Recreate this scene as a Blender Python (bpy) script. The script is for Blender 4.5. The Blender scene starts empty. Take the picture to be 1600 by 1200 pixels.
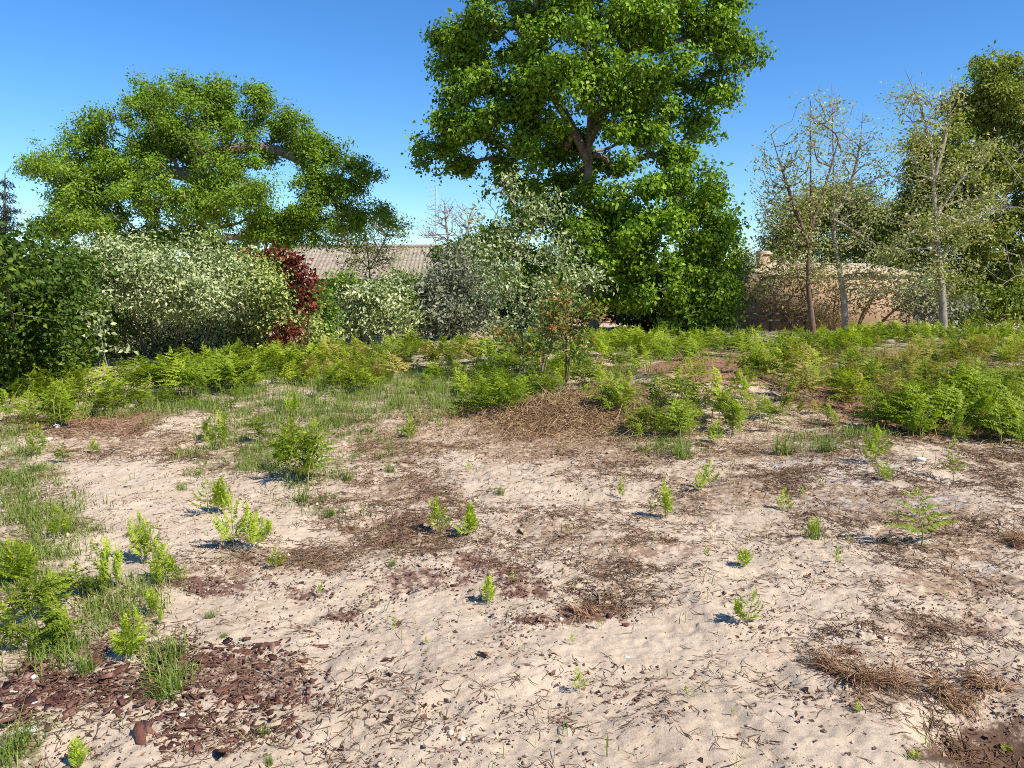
import bpy, math, random
import numpy as np

# ------------------------------------------------------------------ camera, sky, sun, exposure
S = bpy.context.scene
COL = S.collection
CAM_H, PITCH, FPX = 1.65, math.atan(155 / 1200), 1200.0
cam = bpy.data.objects.new('camera', bpy.data.cameras.new('camera'))
COL.objects.link(cam)
cam.location = (0, 0, CAM_H)
cam.rotation_euler = (math.pi / 2 - PITCH, 0, 0)
cam.data.sensor_width = 36
cam.data.lens = 27
cam.data.clip_start = 0.05
cam.data.clip_end = 2000
S.camera = cam

SUN_ELEV = math.radians(46)
SUN_AZ = (0.80, -0.60)                     # horizontal direction towards the sun: right and behind the camera
sun = bpy.data.objects.new('sun', bpy.data.lights.new('sun', 'SUN'))
COL.objects.link(sun)
sun.data.energy = 5.0
sun.data.angle = math.radians(0.53)
sun.data.color = (1.0, 0.95, 0.87)
from mathutils import Vector
sd = Vector((SUN_AZ[0] * math.cos(SUN_ELEV), SUN_AZ[1] * math.cos(SUN_ELEV), math.sin(SUN_ELEV)))
sun.rotation_euler = sd.to_track_quat('Z', 'Y').to_euler()

W = bpy.data.worlds.new('World')
S.world = W
W.use_nodes = True
wt = W.node_tree
bg = wt.nodes['Background']
sky = wt.nodes.new('ShaderNodeTexSky')
sky.sky_type = 'NISHITA'
sky.sun_disc = False
sky.sun_elevation = SUN_ELEV
sky.sun_rotation = math.atan2(SUN_AZ[0], SUN_AZ[1])
sky.air_density = 1.0
sky.dust_density = 0.0
sky.altitude = 600
sky.ozone_density = 2.5
hs = wt.nodes.new('ShaderNodeHueSaturation')
hs.inputs['Saturation'].default_value = 1.28
tintn = wt.nodes.new('ShaderNodeMix'); tintn.data_type = 'RGBA'; tintn.blend_type = 'MULTIPLY'
tintn.inputs[0].default_value = 1.0; tintn.inputs[7].default_value = (0.86, 1.0, 1.16, 1)
wt.links.new(sky.outputs[0], hs.inputs['Color'])
wt.links.new(hs.outputs[0], tintn.inputs[6])
wt.links.new(tintn.outputs[2], bg.inputs['Color'])
bg.inputs['Strength'].default_value = 0.10

S.view_settings.view_transform = 'Standard'
S.view_settings.look = 'None'
S.view_settings.exposure = 0.70
S.view_settings.gamma = 1.0
S.cycles.max_bounces = 6
S.cycles.diffuse_bounces = 3
S.cycles.glossy_bounces = 2
S.cycles.transmission_bounces = 3
S.cycles.transparent_max_bounces = 4
S.cycles.sample_clamp_indirect = 6
S.cycles.use_denoising = False
S.cycles.pixel_filter_type = 'BLACKMAN_HARRIS'
S.cycles.filter_width = 1.0

RNG = np.random.default_rng(7)
random.seed(7)

# ------------------------------------------------------------------ pixel <-> place helpers (1600 x 1200 photograph)
CP, SP = math.cos(PITCH), math.sin(PITCH)


def P(px, py, Y):
    """the point at distance Y that the photograph shows at px, py"""
    a = (px - 800) / FPX
    b = (600 - py) / FPX
    dy = CP + b * SP
    dz = -SP + b * CP
    k = Y / dy
    return np.array([a * k, Y, CAM_H + dz * k])


def ground_xy(px, py):
    a = (px - 800) / FPX
    b = (600 - py) / FPX
    dy = CP + b * SP
    dz = -SP + b * CP
    k = -CAM_H / dz
    return a * k, dy * k


def pix(x, y):
    """where the flat ground point x, y lies in the photograph"""
    z = -CAM_H
    d = y * CP - z * SP
    d = np.where(d > 0.05, d, 0.05)
    u = y * SP + z * CP
    return 800 + FPX * x / d, 600 - FPX * u / d


# ------------------------------------------------------------------ noise
def _h(i, j, s):
    n = (i.astype(np.int64) * 374761393 + j.astype(np.int64) * 668265263 + s * 982451653) & 0x7fffffff
    n = ((n ^ (n >> 13)) * 1274126177) & 0x7fffffff
    return ((n ^ (n >> 16)) & 0xffff) / 65535.0


def vnoise(x, y, s=0):
    i = np.floor(x); j = np.floor(y)
    fx = x - i; fy = y - j
    fx = fx * fx * (3 - 2 * fx); fy = fy * fy * (3 - 2 * fy)
    a = _h(i, j, s); b = _h(i + 1, j, s); c = _h(i, j + 1, s); d = _h(i + 1, j + 1, s)
    return (a + (b - a) * fx) * (1 - fy) + (c + (d - c) * fx) * fy


def fbm(x, y, oct=4, s=0):
    t = 0; a = 0.5; n = 0
    for k in range(oct):
        t = t + a * vnoise(x * 2 ** k + 17.3 * k, y * 2 ** k - 9.1 * k, s + k); n += a; a *= 0.5
    return t / n


def sstep(a, b, x):
    t = np.clip((x - a) / (b - a), 0, 1)
    return t * t * (3 - 2 * t)


# ------------------------------------------------------------------ terrain
MA = ground_xy(890, 655)
MB_ = ground_xy(1095, 612)
SHADE_DIP = ground_xy(1545, 1150)  # made-up dip, shaped to darken the corner where a shadow lies
HUMPS = [(ground_xy(560, 660), 0.9, 0.10), (ground_xy(260, 660), 1.2, 0.08), (ground_xy(1350, 705), 1.0, 0.07),
         (ground_xy(860, 800), 0.7, 0.035), (ground_xy(1010, 850), 0.5, 0.035), (ground_xy(1300, 930), 0.6, 0.03),
         (ground_xy(650, 1050), 0.5, 0.025), (ground_xy(1050, 930), 0.4, 0.03), (ground_xy(1500, 800), 0.8, 0.04)]


def H(x, y):
    x = np.asarray(x, float); y = np.asarray(y, float)
    near = sstep(26, 10, y) * sstep(-3, 0.5, y)
    z = 0.10 * (fbm(x * 0.35, y * 0.35, 3, 3) - 0.5)
    z = z + near * (0.085 * (fbm(x * 1.6, y * 1.6, 3, 11) - 0.5))
    z = z + near * (0.029 * (fbm(x * 6.5, y * 6.5, 3, 21) - 0.5))
    z = z + near * (0.019 * (fbm(x * 22, y * 22, 3, 31) - 0.5) + 0.008 * (vnoise(x * 55, y * 55, 35) - 0.5))
    # trodden dimples
    d = vnoise(x * 3.6, y * 3.6, 41)
    z = z - near * 0.020 * sstep(0.68, 0.9, d)
    for (cx, cy), r, h in ((MA, 1.05, 0.17), (MB_, 1.7, 0.34)):
        q = ((x - cx) / r) ** 2 + ((y - cy) / (r * 0.9)) ** 2
        z = z + h * np.exp(-q * 1.6)
    for (cx, cy), r, h in HUMPS:
        q = ((x - cx) / r) ** 2 + ((y - cy) / r) ** 2
        z = z + h * np.exp(-q * 1.5)
    hx, hy = x - SHADE_DIP[0], y - SHADE_DIP[1]
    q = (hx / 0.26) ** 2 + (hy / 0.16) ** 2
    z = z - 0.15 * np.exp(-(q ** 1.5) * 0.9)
    return z


def G(px, py):
    x, y = ground_xy(px, py)
    for _ in range(4):                       # follow the ray onto the uneven ground
        z = float(H(x, y))
        k = (CAM_H - z) / CAM_H
        gx, gy = ground_xy(px, py)
        x, y = gx * k, gy * k
    return np.array([x, y, float(H(x, y))])


# ------------------------------------------------------------------ mesh building
def mesh_obj(name, V, F, mat, parent=None, tint=None, smooth=False, uv=None):
    """V (n,3), F list of (m,k) index arrays -> ONE linked mesh object"""
    V = np.asarray(V, np.float32)
    if not isinstance(F, (list, tuple)):
        F = [F]
    F = [np.asarray(f, np.int32) for f in F if len(f)]
    me = bpy.data.meshes.new(name)
    me.vertices.add(len(V))
    me.vertices.foreach_set('co', V.ravel())
    loops = np.concatenate([f.ravel() for f in F])
    tot = np.concatenate([np.full(len(f), f.shape[1], np.int32) for f in F])
    start = np.concatenate([[0], np.cumsum(tot)[:-1]]).astype(np.int32)
    me.loops.add(len(loops))
    me.loops.foreach_set('vertex_index', loops)
    me.polygons.add(len(tot))
    me.polygons.foreach_set('loop_start', start)
    try:
        me.polygons.foreach_set('loop_total', tot)
    except Exception:
        pass
    if smooth:
        me.polygons.foreach_set('use_smooth', np.ones(len(tot), bool))
    if tint is not None:
        a = me.attributes.new('tint', 'FLOAT', 'POINT')
        a.data.foreach_set('value', np.asarray(tint, np.float32))
    for m in (mat if isinstance(mat, (list, tuple)) else [mat]):
        me.materials.append(m)
    me.update(calc_edges=True)
    me.validate()
    o = bpy.data.objects.new(name, me)
    COL.objects.link(o)
    if parent is not None:
        o.parent = parent
    return o


class Acc:
    def __init__(s):
        s.V = []; s.F = {}; s.T = []; s.n = 0

    def add(s, V, F, tint=None):
        V = np.asarray(V, float).reshape(-1, 3)
        for f in (F if isinstance(F, (list, tuple)) else [F]):
            f = np.asarray(f, np.int64)
            if len(f):
                s.F.setdefault(f.shape[1], []).append(f + s.n)
        s.V.append(V)
        if tint is None:
            tint = np.full(len(V), 0.5)
        s.T.append(np.broadcast_to(np.asarray(tint, float), (len(V),)))
        s.n += len(V)
        return s

    def arrays(s):
        return np.concatenate(s.V), [np.concatenate(f) for f in s.F.values()], np.concatenate(s.T)

    def build(s, name, mat, parent=None, smooth=False, origin=None):
        V, F, T = s.arrays()
        if origin is not None:
            V = V - np.asarray(origin)
        o = mesh_obj(name, V, F, mat, parent, T, smooth)
        if origin is not None:
            o.location = tuple(origin)
        return o


def unit(v):
    return v / np.maximum(np.linalg.norm(v, axis=-1, keepdims=True), 1e-9)


def leaf_cards(C, N, D, L, Wd, fold=0.18, tint=None):
    """folded leaf blades: C base points, N normals, D directions (n,3), L lengths, Wd widths"""
    n = len(C)
    D = unit(D - N * np.sum(D * N, 1, keepdims=True))
    Sd = np.cross(N, D)
    L = np.broadcast_to(L, (n,))[:, None]; Wd = np.broadcast_to(Wd, (n,))[:, None]
    p0 = C
    p1 = C + D * L * 0.42 + Sd * Wd * 0.5 + N * Wd * fold
    p2 = C + D * L - N * L * 0.12
    p3 = C + D * L * 0.42 - Sd * Wd * 0.5 + N * Wd * fold
    V = np.stack([p0, p1, p2, p3], 1).reshape(-1, 3)
    b = np.arange(n)[:, None] * 4
    F = np.concatenate([b + [0, 1, 2], b + [0, 2, 3]])
    T = None if tint is None else np.repeat(tint, 4)
    return V, F, T


def tubes(A, B, ra, rb, sides=5):
    """tapered tube for every edge A->B"""
    n = len(A)
    D = unit(B - A)
    ref = np.tile(np.array([[0.93, 0.31, 0.19]]), (n, 1))
    alt = np.abs(np.sum(D * ref, 1)) > 0.95
    ref[alt] = (0.1, 0.9, 0.3)
    X = unit(ref - D * np.sum(D * ref, 1, keepdims=True))
    Yv = np.cross(D, X)
    ang = np.arange(sides) * 2 * math.pi / sides
    ring = X[:, None] * np.cos(ang)[None, :, None] + Yv[:, None] * np.sin(ang)[None, :, None]
    va = A[:, None] + ring * ra[:, None, None]
    vb = B[:, None] + ring * rb[:, None, None]
    V = np.concatenate([va, vb], 1).reshape(-1, 3)
    b = np.arange(n)[:, None] * 2 * sides
    F = []
    for k in range(sides):
        k2 = (k + 1) % sides
        F.append(b + [k, k2, sides + k2, sides + k])
    return V, np.concatenate(F)


def empty(name, loc, label, cat, group=None):
    o = bpy.data.objects.new(name, None)
    COL.objects.link(o)
    o.location = tuple(float(v) for v in loc)
    o.empty_display_size = 0.1
    return tag(o, label, cat, group)


def tag(o, label=None, cat=None, group=None, kind=None):
    if label: o['label'] = label
    if cat: o['category'] = cat
    if group: o['group'] = group
    if kind: o['kind'] = kind
    return o


# ------------------------------------------------------------------ materials
def mat_new(name):
    m = bpy.data.materials.new(name)
    m.use_nodes = True
    nt = m.node_tree
    return m, nt, nt.nodes['Principled BSDF'], nt.nodes['Material Output']


def ramp(nt, cols, fac):
    r = nt.nodes.new('ShaderNodeValToRGB')
    el = r.color_ramp.elements
    for k, (p, c) in enumerate(cols):
        e = el[k] if k < 2 else el.new(p)
        e.position = p
        e.color = (*c, 1)
    nt.links.new(fac, r.inputs['Fac'])
    return r.outputs['Color']


def leaf_mat(name, c0, c1, c2, trans=0.3, rough=0.5, spec=0.35):
    """every leaf has its own tint between the three greens"""
    m, nt, b, out = mat_new(name)
    at = nt.nodes.new('ShaderNodeAttribute'); at.attribute_name = 'tint'
    col = ramp(nt, [(0.0, c0), (1.0, c2), (0.5, c1)], at.outputs['Fac'])
    nt.links.new(col, b.inputs['Base Color'])
    b.inputs['Roughness'].default_value = rough + 0.08
    b.inputs['Specular IOR Level'].default_value = spec * 0.45
    tr = nt.nodes.new('ShaderNodeBsdfTranslucent')
    mx = nt.nodes.new('ShaderNodeMix'); mx.data_type = 'RGBA'; mx.blend_type = 'MULTIPLY'
    mx.inputs[0].default_value = 1.0
    nt.links.new(col, mx.inputs[6]); mx.inputs[7].default_value = (1.5, 1.6, 0.55, 1)
    nt.links.new(mx.outputs[2], tr.inputs['Color'])
    ms = nt.nodes.new('ShaderNodeMixShader'); ms.inputs[0].default_value = trans
    nt.links.new(b.outputs[0], ms.inputs[1]); nt.links.new(tr.outputs[0], ms.inputs[2])
    nt.links.new(ms.outputs[0], out.inputs['Surface'])
    return m


def noise_node(nt, scale, detail=4, rough=0.6, coord='Object', stretch=None):
    tc = nt.nodes.new('ShaderNodeTexCoord')
    n = nt.nodes.new('ShaderNodeTexNoise')
    n.inputs['Scale'].default_value = scale
    n.inputs['Detail'].default_value = detail
    n.inputs['Roughness'].default_value = rough
    src = tc.outputs[coord]
    if stretch:
        mp = nt.nodes.new('ShaderNodeMapping'); mp.inputs['Scale'].default_value = stretch
        nt.links.new(src, mp.inputs['Vector']); src = mp.outputs[0]
    nt.links.new(src, n.inputs['Vector'])
    return n.outputs['Fac']


def rough_mat(name, cols, scale=8, bump=0.3, rough=0.9, stretch=None, bscale=None, dist=0.02):
    m, nt, b, out = mat_new(name)
    f = noise_node(nt, scale, 5, 0.65, stretch=stretch)
    nt.links.new(ramp(nt, cols, f), b.inputs['Base Color'])
    b.inputs['Roughness'].default_value = rough
    b.inputs['Specular IOR Level'].default_value = 0.2
    bp = nt.nodes.new('ShaderNodeBump'); bp.inputs['Strength'].default_value = bump
    bp.inputs['Distance'].default_value = dist
    f2 = noise_node(nt, bscale or scale * 3, 5, 0.7, stretch=stretch)
    nt.links.new(f2, bp.inputs['Height']); nt.links.new(bp.outputs[0], b.inputs['Normal'])
    return m


def tint_mat(name, c0, c1, c2, rough=0.85, spec=0.2):
    m, nt, b, out = mat_new(name)
    at = nt.nodes.new('ShaderNodeAttribute'); at.attribute_name = 'tint'
    nt.links.new(ramp(nt, [(0.0, c0), (1.0, c2), (0.5, c1)], at.outputs['Fac']), b.inputs['Base Color'])
    b.inputs['Roughness'].default_value = rough
    b.inputs['Specular IOR Level'].default_value = spec
    return m


M = {}
M['bark'] = rough_mat('grey_bark', [(0.3, (0.085, 0.068, 0.052)), (0.7, (0.29, 0.24, 0.19))], 7, 0.6, stretch=(1, 1, 0.3))
M['bark_pale'] = rough_mat('pale_bark', [(0.3, (0.16, 0.13, 0.10)), (0.7, (0.40, 0.35, 0.28))], 6, 0.5, stretch=(1, 1, 0.4))
M['bark_red'] = rough_mat('red_brown_bark', [(0.3, (0.075, 0.045, 0.032)), (0.7, (0.20, 0.13, 0.09))], 12, 0.4, stretch=(1, 1, 0.3))
M['twig_pale'] = rough_mat('pale_twig', [(0.3, (0.20, 0.16, 0.14)), (0.7, (0.38, 0.32, 0.28))], 9, 0.2)
M['oak'] = leaf_mat('oak_leaf', (0.080, 0.145, 0.012), (0.165, 0.265, 0.018), (0.265, 0.375, 0.034), 0.32)
M['maple'] = leaf_mat('broad_leaf', (0.065, 0.13, 0.008), (0.145, 0.245, 0.013), (0.255, 0.37, 0.028), 0.30, 0.42, 0.4)
M['elae'] = leaf_mat('silvery_leaf', (0.12, 0.17, 0.05), (0.34, 0.38, 0.17), (0.58, 0.58, 0.33), 0.18, 0.45, 0.4)
M['elae2'] = leaf_mat('yellowish_leaf', (0.11, 0.17, 0.03), (0.30, 0.35, 0.09), (0.52, 0.52, 0.20), 0.22, 0.45, 0.4)
M['laurel'] = leaf_mat('dark_hedge_leaf', (0.028, 0.062, 0.006), (0.065, 0.115, 0.010), (0.15, 0.21, 0.018), 0.22, 0.4, 0.45)
M['red'] = leaf_mat('red_leaf', (0.05, 0.012, 0.008), (0.13, 0.022, 0.012), (0.24, 0.05, 0.022), 0.25, 0.4, 0.45)
M['shrub'] = leaf_mat('green_shrub_leaf', (0.06, 0.115, 0.012), (0.12, 0.20, 0.02), (0.21, 0.30, 0.035), 0.28)
M['grey'] = leaf_mat('grey_shrub_leaf', (0.10, 0.11, 0.07), (0.21, 0.22, 0.14), (0.36, 0.36, 0.25), 0.2)
M['silver'] = leaf_mat('grey_green_leaf', (0.12, 0.17, 0.045), (0.30, 0.36, 0.14), (0.58, 0.58, 0.40), 0.25, 0.5)
M['copper'] = leaf_mat('coppery_leaf', (0.10, 0.17, 0.03), (0.17, 0.215, 0.05), (0.42, 0.16, 0.05), 0.28, 0.4, 0.4)
M['spring'] = leaf_mat('young_leaf', (0.20, 0.21, 0.06), (0.36, 0.36, 0.14), (0.55, 0.51, 0.28), 0.3)
M['olive'] = leaf_mat('olive_leaf', (0.085, 0.125, 0.015), (0.19, 0.235, 0.032), (0.36, 0.36, 0.085), 0.3)
M['tan'] = leaf_mat('dry_tan_leaf', (0.15, 0.12, 0.04), (0.33, 0.25, 0.12), (0.48, 0.38, 0.20), 0.2)
M['twig_tan'] = rough_mat('tan_twig', [(0.3, (0.20, 0.135, 0.08)), (0.7, (0.38, 0.28, 0.18))], 9, 0.2)
M['conifer'] = leaf_mat('conifer_needle', (0.015, 0.022, 0.016), (0.03, 0.04, 0.03), (0.06, 0.065, 0.05), 0.1)
M['fern'] = leaf_mat('fern_leaf', (0.075, 0.125, 0.008), (0.175, 0.235, 0.014), (0.34, 0.40, 0.03), 0.33, 0.5)
M['fern_young'] = leaf_mat('young_fern_leaf', (0.15, 0.21, 0.014), (0.29, 0.37, 0.022), (0.46, 0.52, 0.045), 0.33, 0.5)
M['fern_dry'] = leaf_mat('yellowing_fern_leaf', (0.16, 0.15, 0.03), (0.28, 0.24, 0.05), (0.38, 0.30, 0.09), 0.3, 0.6)
M['stem'] = tint_mat('fern_stalk', (0.14, 0.17, 0.03), (0.25, 0.25, 0.07), (0.32, 0.28, 0.12), 0.6)
M['grass'] = leaf_mat('grass_blade', (0.09, 0.145, 0.018), (0.185, 0.245, 0.04), (0.38, 0.36, 0.15), 0.25, 0.5)
M['tuft'] = leaf_mat('tuft_blade', (0.075, 0.13, 0.016), (0.15, 0.215, 0.028), (0.31, 0.34, 0.10), 0.25, 0.5)
M['straw'] = tint_mat('dry_straw', (0.15, 0.08, 0.038), (0.36, 0.225, 0.11), (0.60, 0.45, 0.26))
M['needle'] = tint_mat('dry_needle', (0.07, 0.04, 0.025), (0.19, 0.11, 0.06), (0.36, 0.24, 0.14))
M['rust'] = tint_mat('rusty_needle', (0.11, 0.055, 0.028), (0.30, 0.165, 0.085), (0.52, 0.35, 0.20))
M['flake'] = tint_mat('leaf_crumb', (0.04, 0.022, 0.015), (0.155, 0.08, 0.05), (0.34, 0.21, 0.135))
def weathered(key, scale):
    nt = M[key].node_tree
    b = nt.nodes['Principled BSDF']
    src = b.inputs['Base Color'].links[0].from_socket
    nz = noise_node(nt, scale, 6, 0.75, stretch=(1, 1, 1))
    mr = nt.nodes.new('ShaderNodeMapRange'); mr.inputs[1].default_value = .3; mr.inputs[2].default_value = .7
    mr.inputs[3].default_value = .55; mr.inputs[4].default_value = 1.4
    nt.links.new(nz, mr.inputs[0])
    mx = nt.nodes.new('ShaderNodeVectorMath'); mx.operation = 'SCALE'
    nt.links.new(src, mx.inputs[0]); nt.links.new(mr.outputs[0], mx.inputs['Scale'])
    nt.links.new(mx.outputs[0], b.inputs['Base Color'])
    bp = nt.nodes.new('ShaderNodeBump'); bp.inputs['Strength'].default_value = .9; bp.inputs['Distance'].default_value = .006
    nt.links.new(noise_node(nt, scale * .8, 6, .7), bp.inputs['Height']); nt.links.new(bp.outputs[0], b.inputs['Normal'])


M['chip'] = tint_mat('bark_chip', (0.05, 0.022, 0.017), (0.135, 0.055, 0.038), (0.33, 0.19, 0.14), 0.8)
weathered('chip', 110)
M['chip_pale'] = rough_mat('pale_stone', [(0.3, (0.50, 0.48, 0.40)), (0.7, (0.72, 0.70, 0.60))], 30, 0.3)
M['stick'] = rough_mat('grey_stick', [(0.3, (0.12, 0.10, 0.08)), (0.7, (0.30, 0.26, 0.22))], 40, 0.3)
M['wood_dark'] = rough_mat('weathered_wood', [(0.3, (0.045, 0.035, 0.03)), (0.7, (0.12, 0.095, 0.08))], 9, 0.3)
M['render'] = rough_mat('tan_render', [(0.3, (0.30, 0.20, 0.12)), (0.7, (0.48, 0.345, 0.225))], 1.3, 0.3, bscale=60)
M['tile'] = rough_mat('faded_roof_tile', [(0.25, (0.16, 0.13, 0.10)), (0.75, (0.40, 0.34, 0.265))], 3.5, 0.3, bscale=30)
M['tile_tan'] = rough_mat('tan_roof_tile', [(0.25, (0.36, 0.27, 0.19)), (0.75, (0.56, 0.44, 0.32))], 3.5, 0.3, bscale=30)
M['brick'] = rough_mat('brick_wall', [(0.3, (0.30, 0.15, 0.10)), (0.7, (0.46, 0.27, 0.20))], 5, 0.3)
M['white'] = rough_mat('white_paint', [(0.3, (0.62, 0.62, 0.60)), (0.7, (0.78, 0.78, 0.76))], 5, 0.1)
M['metal'] = rough_mat('galvanised_metal', [(0.3, (0.40, 0.41, 0.42)), (0.7, (0.60, 0.61, 0.62))], 15, 0.1, 0.4)
M['glass'] = tint_mat('dark_glazing', (0.02, 0.025, 0.03), (0.03, 0.035, 0.04), (0.05, 0.055, 0.06), 0.1, 0.5)

# ------------------------------------------------------------------ what covers the ground where (photograph positions on the ground)
E_GRASS = [(440, 655, 150, 60), (400, 700, 90, 40), (520, 665, 120, 40), (640, 640, 90, 30), (470, 740, 60, 25), (250, 640, 160, 25),
           (20, 740, 60, 70), (60, 800, 70, 45), (110, 810, 60, 30), (30, 900, 110, 110), (170, 960, 90, 60), (120, 1020, 80, 40),
           (260, 1060, 50, 45), (30, 1180, 60, 40), (320, 720, 50, 22), (700, 615, 120, 30), (560, 600, 200, 40), (500, 790, 60, 18),
           (520, 560, 420, 45), (1150, 540, 320, 22), (1420, 560, 260, 55), (1300, 690, 70, 22), (990, 650, 60, 30), (1040, 690, 50, 20)]
E_BARK = [(745, 885, 95, 30), (700, 905, 110, 26), (800, 925, 70, 22), (930, 965, 75, 16), (850, 975, 60, 14),
          (60, 1090, 120, 55), (190, 1090, 110, 40), (340, 1065, 120, 45), (430, 1090, 50, 22), (330, 1150, 90, 38), (250, 1030, 70, 30),
          (480, 930, 70, 22), (530, 965, 50, 18), (640, 805, 60, 16), (620, 830, 40, 12), (330, 920, 110, 16)]
E_NEEDLE = [(880, 690, 190, 40), (1000, 715, 160, 30), (820, 640, 130, 30), (1250, 705, 260, 28), (1150, 765, 150, 45), (1330, 790, 170, 42),
            (1480, 830, 140, 50), (1560, 720, 110, 40), (1500, 900, 130, 40), (620, 760, 110, 40), (640, 830, 120, 45), (870, 840, 140, 35),
            (960, 860, 110, 30), (1400, 1080, 130, 40), (1530, 1100, 100, 40), (420, 880, 120, 30), (950, 950, 60, 25), (130, 680, 120, 22),
            (200, 700, 150, 20), (620, 700, 90, 28), (1380, 640, 240, 40), (1540, 590, 160, 40), (1250, 610, 120, 30), (1470, 980, 120, 30)]
E_ASH = [(1340, 745, 120, 26), (1300, 790, 80, 18), (1480, 790, 80, 16), (1240, 720, 70, 14), (1540, 880, 60, 20), (1290, 1000, 60, 12), (640, 635, 40, 10)]
E_RED = [(1110, 590, 150, 40), (1050, 580, 60, 16), (950, 640, 120, 30), (900, 655, 90, 26), (130, 665, 110, 18), (1500, 640, 140, 40), (850, 665, 70, 18), (1400, 600, 220, 50)]
E_SHADE = [(1555, 1160, 125, 62)]  # dark ground colour painted in place of the corner's shadow


def emask(px, py, ells, soft, wob):
    d = np.full(np.shape(px), 9.0)
    for cx, cy, rx, ry in ells:
        d = np.minimum(d, np.sqrt(((px - cx) / rx) ** 2 + ((py - cy) / ry) ** 2))
    return sstep(1 + soft * 1.9, 1 - soft * 1.9, d + wob)


def cover(x, y):
    px, py = pix(x, y)
    w1 = 1.3 * (fbm(x * 2.2, y * 2.2, 5, 51) - 0.5)
    w2 = 1.5 * (fbm(x * 3.1, y * 3.1, 5, 61) - 0.5)
    w3 = 1.5 * (fbm(x * 3.7, y * 3.7, 5, 71) - 0.5)
    far = sstep(515, 505, py) + (y < 0.5) * 0
    g = emask(px, py, E_GRASS, 0.35, w1)
    g = np.maximum(g, np.clip(far, 0, 1) * (y > 5))
    bk = emask(px, py, E_BARK, 0.4, w2 * 1.05)
    nd = emask(px, py, E_NEEDLE, 0.45, w3)
    ash = emask(px, py, E_ASH, 0.4, w2)
    rd = emask(px, py, E_RED, 0.35, w1)
    so = emask(px, py, E_SHADE, 0.5, w3 * 0.5)  # mask of the painted corner shadow
    return g, bk, nd, ash, rd, so


def axis(dense0, dense1, step, out0, out1, grow=1.12):
    a = list(np.arange(dense0, dense1, step))
    s = step; v = dense1
    while v < out1:
        a.append(v); s *= grow; v += s
    a.append(out1)
    s = step; v = dense0
    while True:
        s *= grow; v -= s
        if v < out0: break
        a.insert(0, v)
    a.insert(0, out0)
    return np.array(a)


xs = axis(-3.6, 3.6, 0.0115, -400, 400, 1.013)
ys = axis(2.1, 4.6, 0.010, -120, 600, 1.010)
GX, GY = np.meshgrid(xs, ys)
gx, gy = GX.ravel(), GY.ravel()
gz = H(gx, gy)
nx, ny = len(xs), len(ys)
idx = np.arange(nx * ny).reshape(ny, nx)
gf = np.stack([idx[:-1, :-1].ravel(), idx[:-1, 1:].ravel(), idx[1:, 1:].ravel(), idx[1:, :-1].ravel()], 1)


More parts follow.
